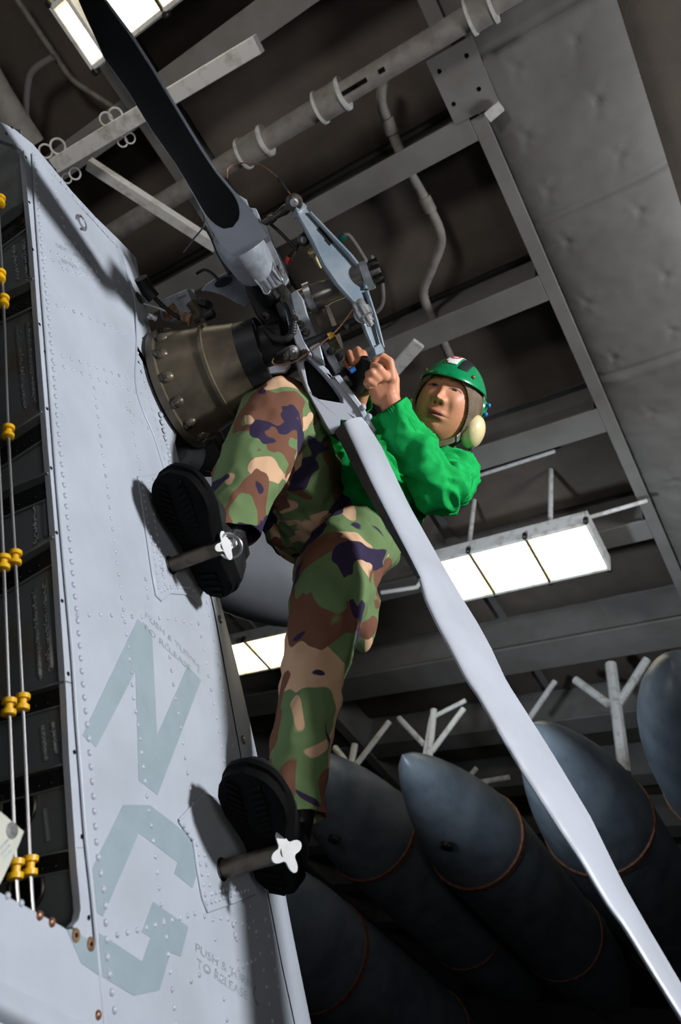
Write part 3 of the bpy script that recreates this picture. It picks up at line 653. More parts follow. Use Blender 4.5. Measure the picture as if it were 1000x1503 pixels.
# ---- step pegs
def peg(base, tip, ring, capr):
    B0 = PL(*base, 0.0)
    # tip: along the plane normal until it projects on the tip
    best = min(np.linspace(.05, .3, 200), key=lambda s: abs(proj(B0+n*s)[0]-tip[0])); T = B0+n*best
    d = nn(T-B0)
    o = MB(); o.tube([B0-d*.02, B0+d*.001, T], [.0165, .0165, .0165], 28); po = o.build('step_peg', M['peg'], H, angle=50)
    MB().lathe(B0, n, [(0, .027), (.004, .027), (.005, .022)], 32).build('peg_collar', M['steel'], po)
    MB().torus(B0+n*.006, n, .0185, .003).build('peg_seal', M['black'], po)
    u, w = perp(d); up = nn(R@np.array([0, 1, 0])-d*np.dot(R@np.array([0, 1, 0]), d)); sd = np.cross(d, up)
    cn = nn(d*.45+nn(CAM-T)*.8); cu_ = nn(up-cn*np.dot(up, cn)); cs_ = np.cross(cn, cu_)
    pts = []
    for k in range(48):
        a = 2*math.pi*k/48; r = capr*(.72+.28*math.cos(4*a)*(1 if k % 48 < 48 else 1)); r = max(r, capr*.5)
        pts.append(T+cn*.006+(cu_*math.cos(a)*1.15+cs_*math.sin(a)*.95)*r)
    co = MB().prism(pts, cn*.004).build('peg_cap', M['capw'], po, bevel=.001)
    if ring:
        c = T+d*.012+up*.006; vv = nn(CAM-c)
        MB().torus(c-up*.012, nn(vv+sd*.5), .024, .0032).build('peg_ring', M['steel'], po); MB().torus(c+up*.004, nn(vv-sd*.5), .014, .0034).build('peg_ring', M['steel'], po)
    return T
def proj(p):
    c = R.T@(np.array(p)-CAM); return 500+F*c[0]/-c[2], 751.5-F*c[1]/-c[2], -c[2]
T1 = peg((247, 831), (330, 800), True, .028); T2 = peg((322, 1277), (418, 1262), False, .034)

# ---- rotor blades
def interp(pts, t):
    pts = np.array(pts, float); d = np.r_[0, np.cumsum(np.linalg.norm(np.diff(pts, axis=0), axis=1))]; d /= d[-1]
    return np.array([np.interp(t, d, pts[:, k]) for k in range(pts.shape[1])])
def at_span(pts, t, a, b):
    pts = np.array(pts, float); d = (b-a)/np.linalg.norm(b-a); u = (pts-a)@d; T = t*np.linalg.norm(b-a)
    return np.array([np.interp(T, u, pts[:, k]) for k in range(2)])
def blade(Ls, Rs, A, B, dd_, thick, N, name, facemat=None, twistn=None):
    A, B = np.array(A), np.array(B); P = []; K = 28
    def line_d(cx, cy):                     # depth of the 3D span line where it is nearest to this direction
        ts = np.linspace(-.3, 1.4, 600); pp = A[None]+(B-A)[None]*ts[:, None]; x = 500+F*pp[:, 0]/-pp[:, 2]; y = 751.5-F*pp[:, 1]/-pp[:, 2]
        return -pp[np.argmin((x-cx)**2+(y-cy)**2), 2]
    rowsLR = []; a0_ = (np.array(Ls[0], float)+np.array(Rs[0]))/2; b0_ = (np.array(Ls[-1], float)+np.array(Rs[-1]))/2
    for i in range(N+1):
        t = i/N; l = at_span(Ls, t, a0_, b0_); r = at_span(Rs, t, a0_, b0_); c = (l+r)/2; d = line_d(*c)
        rowsLR.append((W(*l, d-dd_), W(*r, d+dd_)))
    for i, (l, r) in enumerate(rowsLR):
        t = i/N; s = nn(rowsLR[min(i+1, N)][0]-rowsLR[max(i-1, 0)][0]); ch = r-l; nr = nn(np.cross(s, ch)); th = thick(t); row = []
        if np.dot(nr, CAM-l) < 0: nr = -nr
        for k in range(K):
            a = 2*math.pi*k/K; x = (1-math.cos(a))/2; y = 2.6*(.2969*math.sqrt(max(x, 0))-.126*x-.3516*x*x+.2843*x**3-.1036*x**4)/.3
            row.append(l+ch*x+nr*(1 if a < math.pi else -1)*y*th/2)
        P.append(row)
    mb = MB(); mb.grid(P, close=True); mb.f += [tuple(range(K)), tuple(range(N*K, N*K+K))]; mb.m += [0, 0]
    return mb, rowsLR, P
L1 = [(498, 612), (545, 712), (575, 770), (600, 818), (616, 850), (624, 880), (640, 915), (660, 952), (684, 998), (700, 1020), (760, 1122), (820, 1215), (855, 1266), (875, 1300), (895, 1332), (916, 1359), (960, 1430), (1000, 1493), (1060, 1590)]
R1 = [(540, 614), (560, 655), (600, 740), (652, 832), (680, 880), (700, 912), (720, 948), (744, 1000), (778, 1053), (814, 1110), (868, 1200), (900, 1266), (917, 1300), (950, 1358), (1000, 1443), (1070, 1562)]
mb, lr1, _ = blade(L1, R1, (.035, .229, -1.98), (.512, -.736, -1.15), .07, lambda t: .02+.022*math.exp(-t/.12), 70, 'b')
bl1 = mb.build('rotor_blade', M['blade'], H, angle=70); bl1['label'] = 'lower rotor blade running to bottom right'
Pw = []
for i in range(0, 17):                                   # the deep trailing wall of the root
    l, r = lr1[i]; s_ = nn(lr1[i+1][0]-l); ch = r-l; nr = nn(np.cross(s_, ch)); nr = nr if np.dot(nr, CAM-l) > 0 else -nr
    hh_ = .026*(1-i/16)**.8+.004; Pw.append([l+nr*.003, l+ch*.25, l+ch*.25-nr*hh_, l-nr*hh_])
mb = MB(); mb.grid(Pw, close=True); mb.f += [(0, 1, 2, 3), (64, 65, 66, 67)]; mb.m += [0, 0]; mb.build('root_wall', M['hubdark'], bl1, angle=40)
L2 = [(60, -150), (122, 0), (156, 84), (192, 134), (224, 188), (260, 238), (282, 276), (298, 308), (313, 340), (335, 372)]
R2 = [(84, -150), (157, 0), (196, 52), (224, 96), (260, 156), (296, 216), (320, 252), (344, 280), (368, 306), (396, 352)]
mb, lr2, P2 = blade(L2, R2, (-.450, .937, -1.40), (-.231, .618, -1.78), -.06, lambda t: .034, 120, 'b')
K2 = 28
A0, B0 = P2[0], P2[-1]
bl2 = mb.build('rotor_blade', M['blade'], H, angle=70); bl2['label'] = 'raised rotor blade running to top left, black underside'
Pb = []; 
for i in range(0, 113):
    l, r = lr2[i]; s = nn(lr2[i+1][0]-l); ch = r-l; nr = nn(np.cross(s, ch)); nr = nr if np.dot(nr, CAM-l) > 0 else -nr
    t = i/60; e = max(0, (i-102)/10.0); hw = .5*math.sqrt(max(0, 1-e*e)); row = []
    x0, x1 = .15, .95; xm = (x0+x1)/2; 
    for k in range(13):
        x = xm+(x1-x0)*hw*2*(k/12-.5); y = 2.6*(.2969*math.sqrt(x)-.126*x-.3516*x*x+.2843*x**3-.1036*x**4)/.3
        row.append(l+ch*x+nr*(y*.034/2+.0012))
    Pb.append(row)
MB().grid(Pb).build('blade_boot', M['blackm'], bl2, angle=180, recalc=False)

# ---- rotor hub and its gear
HP = Plane(W(450, 480, 2.0), R@nn((-.05, .12, 1.0)))          # working plane through the hub, facing roughly to the viewer
def hp(pts, h=0): return [HP(x, y, h) for x, y in pts]
hn = HP.n
def slab(name, poly, h0, th, m, parent=H, holes=(), bevel=.0015):
    return MB().prism(hp(poly, h0), -hn*th, [hp(q, h0) for q in holes]).build(name, m, parent, bevel=bevel)
def bolt(x, y, h, r, m=M['steel'], L=.012, parent=H, ax=None):
    ax = ax if ax is not None else hn
    p = HP(x, y, h); mb = MB(); mb.lathe(p-ax*.004, ax, [(0, r*1.25), (.003, r*1.25)], 18); mb.lathe(p, ax, [(0, r), (L*.7, r), (L, r*.7)], 6); mb.lathe(p+ax*L*.8, ax, [(0, r*.5), (L*.5, r*.5)], 10)
    return mb.build('bolt', m, parent)
def ptube(name, pts, r, m, parent=H, k=5, n_=10):
    P = [W(*p) for p in pts]; return MB().tube(smoothpts(P, k), r, n_).build(name, m, parent)
def rod(name, a, b, prof, m, parent=H, n_=20):
    a, b = np.array(a), np.array(b); L = np.linalg.norm(b-a); return MB().lathe(a, b-a, [(t*L, r) for t, r in prof], n_).build(name, m, parent)
# blade cuff of the raised blade: cast grey shell flowing into the hub
cuff = [((338, 338, 1.83), .048), ((352, 360, 1.86), .056), ((370, 386, 1.92), .054), ((386, 410, 1.98), .046), ((402, 436, 2.02), .042)]
Pc = smoothpts([np.r_[W(*p), r] for p, r in cuff], 6); mb = MB(); mb.tube([p[:3] for p in Pc[:15]], [p[3] for p in Pc[:15]], 28); mb.build('blade_cuff', M['hub'], H, angle=60)
mb = MB(); mb.tube([p[:3] for p in Pc[14:]], [p[3]*.97 for p in Pc[14:]], 28); mb.build('cuff_shade_end', M['hubdark'], H, angle=60)  # inner end of the cuff, coloured dark for the shade around the hub
slab('cuff_rib', [(345, 282), (362, 292), (366, 304), (376, 305), (381, 316), (382, 326), (394, 332), (398, 344), (403, 360), (420, 392), (424, 408), (410, 412), (392, 372), (372, 330)], .035, .05, M['hub'], bevel=.004)
slab('cuff_web', [(350, 290), (368, 320), (388, 360), (404, 395), (396, 402), (378, 380), (360, 345), (344, 310)], .045, .02, M['blade'], bevel=.006)
slab('clevis_plate', [(362, 378), (378, 378), (388, 384), (396, 398), (404, 416), (412, 430), (404, 436), (392, 420), (384, 404), (374, 386)], .075, .012, M['hub'])
slab('clevis_plate', [(384, 362), (398, 352), (402, 362), (414, 388), (424, 410), (418, 418), (408, 400), (398, 380)], .07, .012, M['hub'])
for (x, y, h) in [(387, 372, .085), (395, 383, .085), (411, 393, .08), (413, 400, .08)]: bolt(x, y, h, .008)
for (a, b) in [((385, 408), (398, 428)), ((397, 400), (410, 421)), ((391, 404), (404, 425))]:
    rod('lug_disc', HP(*a, .09), HP(*a, .09)+nn(HP(*b, .09)-HP(*a, .09))*.045, [(0, .004), (0, .014), (1, .014), (1, .004)], M['hub'])
rod('sleeve_nut', HP(408, 424, .10), HP(420, 440, .10), [(0, .012), (.1, .02), (.7, .02), (.8, .014), (1, .014)], M['dsteel'])
ptube('bonding_clip', [(371, 407, 1.9), (383, 421, 1.9), (388, 430, 1.9), (394, 431, 1.9), (397, 426, 1.9)], .0022, M['steel'])
ptube('retainer_plate', [(399, 381, 1.91), (406, 396, 1.91), (414, 410, 1.91), (415, 418, 1.92), (409, 421, 1.92)], .0025, M['steel'])
# central hub
slab('hub_plate', [(352, 388), (372, 384), (408, 424), (432, 440), (446, 470), (452, 505), (438, 515), (410, 500), (384, 470), (362, 430)], .0, .14, M['hubdark'], bevel=.01)
slab('hub_arm', [(425, 430), (436, 425), (446, 440), (452, 462), (470, 505), (476, 530), (462, 524), (446, 500), (434, 470)], .06, .05, M['hub'], bevel=.004)
slab('hub_arm', [(418, 452), (428, 452), (446, 500), (458, 520), (448, 522), (436, 508), (424, 480)], .085, .02, M['blade'], bevel=.003)
for (x, y, h) in [(432, 468, .09), (449, 488, .07), (441, 476, .07), (390, 464, .03), (447, 518, .09), (420, 524, .09)]: bolt(x, y, h, .0085, M['dsteel'])
ho = slab('hub_cover', [(357, 480), (378, 484), (398, 498), (420, 522), (428, 532), (418, 545), (398, 548), (375, 552), (362, 556)], .03, .02, M['blade'])
# rotor shaft and outer nut
sA = W(438, 446, 2.03); ax = nW
sB = sA+ax*.205
rod('rotor_shaft', sA-ax*.05, sB, [(0, .05), (.2, .05), (.2, .046), (.22, .034), (.5, .034), (.52, .0315), (1, .0315)], M['shaft'], n_=36)
rod('shaft_collar', sA+ax*.028, sA+ax*.046, [(0, .044), (1, .044)], M['steel'], n_=36)
rod('washer_plate', sB-ax*.02, sB+ax*.0, [(0, .038), (1, .038)], M['hub'], n_=36)
rod('shaft_nut', sB, sB+ax*.028, [(0, .031), (.7, .031), (1, .027)], M['dsteel'], n_=12)
for k in range(8):
    a = 2*math.pi*k/8; u, w = perp(ax); p = sB+ax*.005+(u*math.cos(a)+w*math.sin(a))*.030; MB().box(p+ax*.012, ax*.012, u*.004, w*.004).build('nut_slot', M['blackm'], H)
# pitch change beam
BPn = R@nn((.45, .25, .86)); BP = Plane(W(490, 400, 1.95), BPn)
def bp_(pts, h=0): return [BP(x, y, h) for x, y in pts]
po = MB().prism(bp_([(436, 302), (446, 298), (455, 312), (515, 378), (533, 400), (538, 425), (535, 442), (524, 447), (512, 436), (478, 390), (440, 318)]), -BPn*.014).build('pitch_beam', M['beam'], H, bevel=.003)
po['label'] = 'blue-grey tapered pitch change beam'
for pts in ([(438, 316), (458, 352), (476, 390), (496, 418), (522, 447)], [(455, 312), (485, 345), (515, 377), (533, 400), (537, 425)]):
    MB().tube([BP(x, y, .006) for x, y in pts], [.005, .007, .008, .007, .006][:len(pts)], 8).build('beam_flange', M['beam'], po)
MB().prism(bp_([(433, 305), (446, 296), (452, 303), (438, 314)], .012), -BPn*.03).build('beam_end', M['beam'], po, bevel=.003)
MB().prism(bp_([(524, 440), (537, 424), (543, 445), (552, 475), (563, 512), (551, 518), (540, 488), (528, 455)], -.005), -BPn*.012).build('beam_arm', M['beam'], po, bevel=.003)
for pts in ([(526, 455), (538, 488), (550, 516)], [(538, 428), (552, 470), (563, 510)]):
    MB().tube([BP(x, y, .004) for x, y in pts], [.007, .006, .004], 8).build('beam_flange', M['beam'], po)
MB().prism(bp_([(548, 510), (560, 502), (566, 516), (552, 522)], .01), -BPn*.03).build('beam_end', M['beam'], po, bevel=.003)
MB().prism(bp_([(465, 337), (472, 331), (484, 346), (484, 350), (489, 355), (484, 361), (477, 353), (477, 350)], .0005), BPn*.0006).build('data_plate', M['blackm'], po)
# links
def link_end(p, r, m=M['dsteel'], parent=H, axx=None):
    axx = nn(axx if axx is not None else (CAM-p)); MB().lathe(p-axx*.012, axx, [(0, r*.8), (.002, r), (.022, r), (.024, r*.8)], 20).build('rod_end', m, parent); MB().lathe(p-axx*.018, axx, [(0, r*.5), (.036, r*.5), (.038, r*.3)], 12).build('rod_end_bolt', M['steel'], parent)
a, b = W(382, 332, 2.02), W(428, 302, 1.95)
rod('pitch_link', a, b, [(0, .009), (.3, .009), (.32, .012), (.45, .012), (.5, .008), (.7, .011), (.8, .013), (1, .010)], M['dsteel']); link_end(W(432, 297, 1.94), .022)
ptube('pitch_rod', [(390, 322, 2.02), (412, 342, 2.0), (436, 367, 1.98)], .0045, M['black'])
a, b = W(420, 385, 2.05), W(450, 342, 2.0)
rod('pitch_link', a, b, [(0, .006), (.3, .007), (.5, .006), (.7, .010), (1, .010)], M['dsteel']); link_end(W(446, 352, 2.0), .017)
rod('link_sleeve', W(420, 388, 2.03), W(424, 379, 2.03), [(0, .009), (1, .009)], M['red'])
rod('spare_pin', W(458, 368, 2.0), W(470, 392, 2.05), [(0, .006), (0, .012), (.2, .012), (.2, .007), (1, .006)], M['cream'])
a, b = W(412, 523, 1.93), W(532, 466, 1.92)
rod('pitch_link', a, b, [(0, .010), (.18, .010), (.2, .012), (.35, .011), (.45, .009), (.62, .009), (.65, .012), (.75, .009), (1, .011)], M['black'])
rod('yellow_band', W(481, 493, 1.925), W(491, 487, 1.925), [(0, .0105), (1, .0105)], M['yellow'])
link_end(W(533, 460, 1.91), .024, M['steel']); rod('link_pin', W(524, 442, 1.9), W(545, 478, 1.9), [(0, .014), (.1, .017), (.3, .017), (.32, .021), (.6, .021), (.65, .014), (.85, .014), (.86, .009), (1, .009)], M['steel'])
link_end(W(430, 517, 1.92), .018, M['steel'])
rod('link_clamp', W(506, 482, 1.915), W(511, 478, 1.915), [(0, .015), (1, .015)], M['black'])
ptube('bonding_wire', [(334, 262, 2.0), (335, 248, 2.0), (350, 240, 2.0), (378, 241, 1.98), (405, 258, 1.95), (424, 282, 1.93), (434, 296, 1.92)], .0018, M['copper'])
rod('wire_sleeve', W(408, 261, 1.945), W(420, 278, 1.93), [(0, .003), (.2, .0045), (.8, .0045), (1, .003)], M['black'])
ptube('bonding_wire', [(402, 526, 1.9), (400, 532, 1.9), (408, 536, 1.9), (430, 532, 1.89), (455, 516, 1.88), (482, 496, 1.88), (500, 478, 1.88), (518, 454, 1.87)], .002, M['copper'])
rod('wire_sleeve', W(406, 520, 1.9), W(425, 509, 1.9), [(0, .003), (.2, .005), (.8, .005), (1, .003)], M['black'])
ptube('hose', [(414, 438, 1.93), (424, 452, 1.92), (430, 472, 1.91), (428, 490, 1.91), (418, 498, 1.91), (404, 496, 1.92), (392, 486, 1.95)], .0095, M['black'], k=6)
for t in np.linspace(0, 1, 9): 
    p = interp([(427, 458, 1.92), (431, 473, 1.91), (429, 490, 1.91)], t); MB().torus(W(*p), R@nn((-.1, 1, 0)), .0095, .002, 12, 6).build('hose_rib', M['hubdark'], H)
ptube('zip_tie', [(298, 312, 1.95), (300, 330, 1.95), (285, 350, 1.95), (269, 371, 1.95)], .0022, M['black'])
ptube('wire_loom', [(300, 328, 1.98), (312, 350, 2.0), (320, 370, 2.0), (330, 388, 2.0), (338, 402, 2.0)], .006, M['black'])
# flexbeam frame of the lower blade with its long opening
FP = Plane(W(480, 570, 1.97), R@nn((.25, -.1, 1.0))); fn = FP.n
outer = [(437, 528), (447, 519), (456, 521), (468, 530), (482, 543), (490, 556), (500, 562), (520, 590), (536, 613), (542, 628), (530, 620), (518, 618), (500, 616), (499, 632), (488, 638), (478, 622), (470, 607), (460, 590), (452, 575), (446, 556)]
hole = [(446, 532), (449, 527), (456, 528), (466, 537), (480, 552), (494, 570), (503, 584), (504, 592), (486, 589), (468, 586), (459, 580), (452, 564)]
MB().prism([FP(x, y) for x, y in outer], -fn*.04, [[FP(x, y) for x, y in hole]]).build('flexbeam_frame', M['blade'], H, bevel=.003)
MB().prism([FP(x, y, -.041) for x, y in [(446, 532), (452, 525), (480, 548), (505, 586), (500, 596), (466, 590), (450, 566)]], -fn*.004).build('opening_shade', M['blackm'], H)  # black sheet in place of the shade inside the frame opening
MB().prism([FP(x, y, .008) for x, y in [(490, 552), (499, 550), (535, 598), (541, 612), (553, 632), (548, 636), (532, 612), (520, 590)]], -fn*.03).build('spar_cap', M['blade'], H, bevel=.003)
for (x, y) in [(532, 598), (541, 612)]:
    MB().ell(FP(x, y, .004), fn*.012, R@np.array([.010, 0, 0]), R@np.array([0, .010, 0]), 14, 8).build('spar_bolt', M['blade'], H)
Pr = [(500, 614), (538, 612), (560, 655), (540, 690), (520, 665)]
MB().prism([FP(x, y, -.02) for x, y in [(498, 616), (512, 640), (540, 700), (575, 770), (560, 745), (530, 690), (505, 650), (486, 637)]], -fn*.03).build('root_block', M['hubdark'], H, bevel=.003)
ptube('black_boot', [(462, 528, 2.04), (476, 534, 2.04), (492, 548, 2.04), (505, 572, 2.04)], .034, M['black'], n_=20)
rod('rotor_ring', W(474, 480, 2.08), W(474, 480, 2.08)+ax*.03, [(0, .075), (1, .075)], M['peg'], n_=36)
slab('hub_lug', [(470, 505), (480, 502), (492, 522), (500, 540), (492, 545), (482, 530)], .01, .03, M['hub']); bolt(497, 524, .0, .009, M['black']); bolt(486, 515, .02, .009, M['black'])

# ---- gearbox fairing between pylon and hub
gc = W(280, 565, 2.06); gx = nW
MB().lathe(gc-gx*.04, gx, [(0, .165), (.02, .165), (.021, .152), (.05, .148), (.10, .136), (.13, .130), (.131, .135), (.14, .135), (.141, .126), (.19, .112), (.215, .106)], 48).build('gearbox', M['gear'], H, angle=40)
u, w = perp(gx)
for k in range(14):
    a = 2*math.pi*k/14; p = gc-gx*.018+(u*math.cos(a)+w*math.sin(a))*.157
    MB().lathe(p, gx, [(0, .011), (.006, .011), (.007, .006), (.018, .006), (.019, .003)], 12).build('stud', M['dsteel'], H)
    MB().ell(p+gx*.012-(u*math.cos(a)+w*math.sin(a))*.012, gx*.02, u*.016, w*.016, 14, 8).build('gearbox_lug', M['gear'], H)
MB().lathe(gc+gx*.17, gx, [(0, .105), (.06, .10), (.06, .075), (.12, .07)], 40).build('gearbox_neck', M['hubdark'], H, angle=40)
MB().lathe(gc-gx*.10, gx, [(0, .14), (.062, .15)], 40).build('gearbox_base', M['hubdark'], H)
db = Plane(W(262, 450, 2.12), R@nn((-.2, -.3, 1)))
MB().prism([db(x, y) for x, y in [(232, 442), (274, 424), (286, 452), (278, 462), (250, 474), (236, 470)]], -db.n*.05).build('sensor_box', M['hub'], H, bevel=.002)
MB().prism([db(x, y, .002) for x, y in [(238, 458), (255, 444), (263, 458), (246, 474)]], db.n*.002).build('vent_grille', M['rust'], H)
text('SERIAL', (262, 440), (274, 434), .006, m=M['dsteel'], h=.001, plane=db); 
ptube('sensor_bracket', [(284, 470, 2.1), (292, 462, 2.1), (280, 444, 2.1)], .014, M['gear'])
ptube('connector_boot', [(207, 408, 2.0), (216, 425, 2.02), (226, 438, 2.03)], .018, M['black'], n_=18)
ptube('wiring_hose', [(224, 434, 2.03), (240, 450, 2.04), (256, 462, 2.04), (270, 470, 2.05)], .006, M['black'])
ptube('white_wire', [(212, 446, 2.0), (226, 450, 2.03), (242, 456, 2.04), (262, 466, 2.05)], .002, M['white'])
rod('wire_connector', W(265, 464, 2.05), W(280, 470, 2.05), [(0, .008), (.3, .015), (1, .017)], M['rust'])
rod('tube_fitting', W(217, 462, 1.99), W(230, 468, 2.0), [(0, .006), (.2, .010), (.5, .010), (.55, .007), (1, .009)], M['steel'])
rod('black_knob', W(298, 452, 2.12), W(302, 440, 2.12), [(0, .018), (.1, .024), (.8, .024), (1, .016)], M['black'], n_=10)
rod('black_knob', W(300, 466, 2.08), W(316, 458, 2.08), [(0, .012), (.8, .014), (1, .009)], M['black'], n_=12)
fb = Plane(W(325, 425, 2.02), R@nn((.2, -.5, 1)))
MB().prism([fb(x, y) for x, y in [(295, 427), (302, 418), (312, 411), (328, 402), (345, 395), (352, 402), (372, 440), (360, 452), (345, 444), (325, 433), (308, 428)]], -fb.n*.006).build('cover_bracket', M['hub'], H, bevel=.002)
MB().prism([fb(x+13*math.cos(a), y+8*math.sin(a-.5), .002) for x, y in [(328, 414)] for a in np.linspace(0, 2*math.pi, 20, endpoint=False)], fb.n*.002).build('bracket_hole', M['black'], H)
ptube('lock_pin', [(288, 402, 2.0), (300, 396, 2.0), (312, 402, 2.0), (320, 410, 2.0)], .004, M['hubdark'])
# plumbing behind the pylon edge
for pts, r, m in [([(240, 575, 2.1), (256, 590, 2.08), (262, 610, 2.1)], .012, M['hub']), ([(255, 605, 2.1), (270, 615, 2.06), (290, 625, 2.06), (306, 640, 2.08)], .014, M['hub']), ([(262, 632, 2.1), (280, 632, 2.05), (300, 645, 2.07)], .012, M['hub']),
                  ([(290, 600, 2.1), (310, 625, 2.1), (330, 660, 2.15)], .016, M['gear']), ([(320, 615, 2.08), (332, 600, 2.08), (340, 582, 2.1)], .006, M['yellow']), ([(328, 612, 2.06), (340, 592, 2.06), (350, 575, 2.08)], .005, M['dsteel']), ([(275, 690, 2.1), (310, 694, 2.1)], .004, M['dsteel'])]:
    ptube('hydraulic_tube', pts, r, m)
rod('actuator', W(262, 665, 2.1), W(292, 678, 2.14), [(0, .03), (.05, .042), (.9, .042), (1, .02)], M['hub'])
MB().prism([fb(x, y, -.25) for x, y in [(236, 560), (300, 600), (345, 540), (420, 560), (400, 640), (340, 700), (262, 700)]], -fb.n*.02).build('gearbox_shade_sheet', M['blackm'], H)  # black sheet standing in for the shade below the gearbox

# ================================================================== the mechanic
man = empty('person', W(430, 1200, 1.52), 'mechanic in green jersey, camouflage trousers and cranial helmet standing on the pylon steps', 'person')
def remesh(mb, vox, smooth=6, disp=None):
    me_ = mb.mesh('tmp'); o = bpy.data.objects.new('tmp', me_); COL.objects.link(o)
    import bmesh
    bm = bmesh.new(); bm.from_mesh(me_); bmesh.ops.recalc_face_normals(bm, faces=bm.faces); bm.to_mesh(me_); bm.free()
    r = o.modifiers.new('r', 'REMESH'); r.mode = 'VOXEL'; r.voxel_size = vox
    if smooth: s = o.modifiers.new('s', 'SMOOTH'); s.iterations = smooth; s.factor = .5
    dg = bpy.context.evaluated_depsgraph_get(); dg.update(); out = bpy.data.meshes.new_from_object(o.evaluated_get(dg)); bpy.data.objects.remove(o)
    return out
def displace(me_, fn_):
    nv = len(me_.vertices); co = np.empty(nv*3); me_.vertices.foreach_get('co', co); co = co.reshape(-1, 3)
    no = np.empty(nv*3); me_.vertices.foreach_get('normal', no); no = no.reshape(-1, 3)
    d = np.array([fn_(c) for c in co]); co += no*d[:, None]; me_.vertices.foreach_set('co', co.ravel()); me_.update()
def to_part(me_, name, m, parent, cut=None):
    nv = len(me_.vertices); co = np.empty(nv*3); me_.vertices.foreach_get('co', co); co = co.reshape(-1, 3)
    co -= root_loc(parent); me_.vertices.foreach_set('co', co.ravel()); me_.materials.clear(); me_.materials.append(m)
    return link(name, me_, parent, 180, 0, False)
def C3(x, y, d): return W(x, y, d)
legL = [((439, 1208, 1.51), .056), ((434, 1160, 1.54), .057), ((444, 1095, 1.60), .060), ((455, 1025, 1.68), .066), ((466, 962, 1.75), .074), ((478, 900, 1.83), .084), ((494, 840, 1.94), .104), ((520, 800, 2.07), .108)]
legR = [((333, 792, 1.71), .057), ((348, 752, 1.76), .066), ((365, 702, 1.83), .079), ((384, 655, 1.91), .086), ((402, 612, 1.98), .088), ((418, 600, 2.03), .084)]
thighR = [((413, 600, 2.0), .082), ((432, 660, 2.10), .100), ((452, 720, 2.22), .118), ((470, 762, 2.32), .13)]
pelvis = [((445, 768, 2.36), .125), ((480, 765, 2.33), .13), ((527, 772, 2.19), .125)]
waist = [((500, 760, 2.3), .13), ((522, 722, 2.3), .125)]
tr = MB()
for c in (legL, legR, thighR, pelvis, waist): tr.chain([(C3(*p), r) for p, r in c], 20)
# cargo pockets and knee patches as swellings
tr.ell(C3(522, 872, 1.95), R@np.array([.055, .01, 0]), R@np.array([-.02, .14, -.05]), R@np.array([0, -.02, .06]))
tr.cap(C3(515, 800, 2.08), C3(548, 805, 2.14), .10, .080)
trm = remesh(tr, .007, 10)
axL = nn(C3(512, 790, 2.06)-C3(432, 1168, 1.535)); axR = nn(C3(402, 610, 1.98)-C3(345, 762, 1.74))
hemL, hemR = C3(432, 1172, 1.53), C3(342, 764, 1.735)
def trf(c):
    p = Vector(c); a = np.dot(c-hemL, axL); 
    w1 = abs(noise.noise(Vector((p.x*9, p.y*9, p.z*5))))
    w2 = noise.noise(Vector((p.x*22, p.y*22, p.z*11)))
    f3 = abs(noise.noise(Vector((p.x*20+3, p.y*20, p.z*13))))
    return .011*(.28-f3)+.016*(.35-w1)+.005*w2+.004*math.sin(a*70+6*noise.noise(p*7))*max(0, noise.noise(p*4+Vector((3, 1, 2)))+.2)
displace(trm, trf)
import bmesh
def cut_open(me_, p, nrm):                  # open a hem: remove what lies beyond the plane (within reach of it)
    bm = bmesh.new(); bm.from_mesh(me_)
    geom = [g for g in list(bm.verts)+list(bm.edges)+list(bm.faces)]
    near = [v for v in bm.verts if (v.co-Vector(p)).length < .16]
    ns = set(near); g2 = near+[e for e in bm.edges if e.verts[0] in ns and e.verts[1] in ns]+[f for f in bm.faces if all(v in ns for v in f.verts)]
    bmesh.ops.bisect_plane(bm, geom=g2, plane_co=Vector(p), plane_no=Vector(nrm))
    dv = [v for v in bm.verts if (v.co-Vector(p)).length < .16 and (v.co-Vector(p)).dot(Vector(nrm)) < -1e-4]
    bmesh.ops.delete(bm, geom=dv, context='VERTS'); bm.to_mesh(me_); bm.free()
cut_open(trm, C3(440, 1200, 1.51), axL*.9+R@np.array([-.25, .2, 0])); cut_open(trm, C3(335, 788, 1.71), axR*.8+R@np.array([-.4, .2, 0]))
tro = to_part(trm, 'trousers', M['camo'], man); s = tro.modifiers.new('thickness', 'SOLIDIFY'); s.thickness = .0025
# jersey
up_ = lambda x, y, z: R@np.array([x, y, z])
sw = MB()
shL, elL, wrL = C3(664, 698, 2.30), C3(648, 722, 2.05), C3(576, 603, 2.02)
shR, elR, wrR = C3(560, 650, 2.55), C3(500, 650, 2.32), C3(524, 590, 2.16)
sw.chain([(C3(520, 690, 2.24), .095), (C3(558, 745, 2.13), .085), (C3(580, 745, 2.2), .08)], 24)
sw.chain([(C3(535, 700, 2.3), .112), (C3(560, 705, 2.34), .130), (C3(600, 695, 2.40), .125), (C3(632, 684, 2.46), .085)], 24)
sw.chain([(C3(600, 680, 2.47), .10), (shL, .078)], 20); sw.chain([(C3(600, 680, 2.47), .10), (shR, .078)], 20)
sw.chain([(shL, .076), (C3(656, 712, 2.17), .070), (elL, .060), (C3(615, 668, 2.03), .056), (C3(590, 628, 2.02), .047), (wrL, .041)], 20)
sw.chain([(shR, .076), (elR, .062), (C3(516, 612, 2.22), .05), (wrR, .042)], 18)
sw.chain([(C3(626, 672, 2.46), .062), (C3(640, 650, 2.46), .062)], 18)
swm = remesh(sw, .006, 8)
aF = nn(wrL-elL)
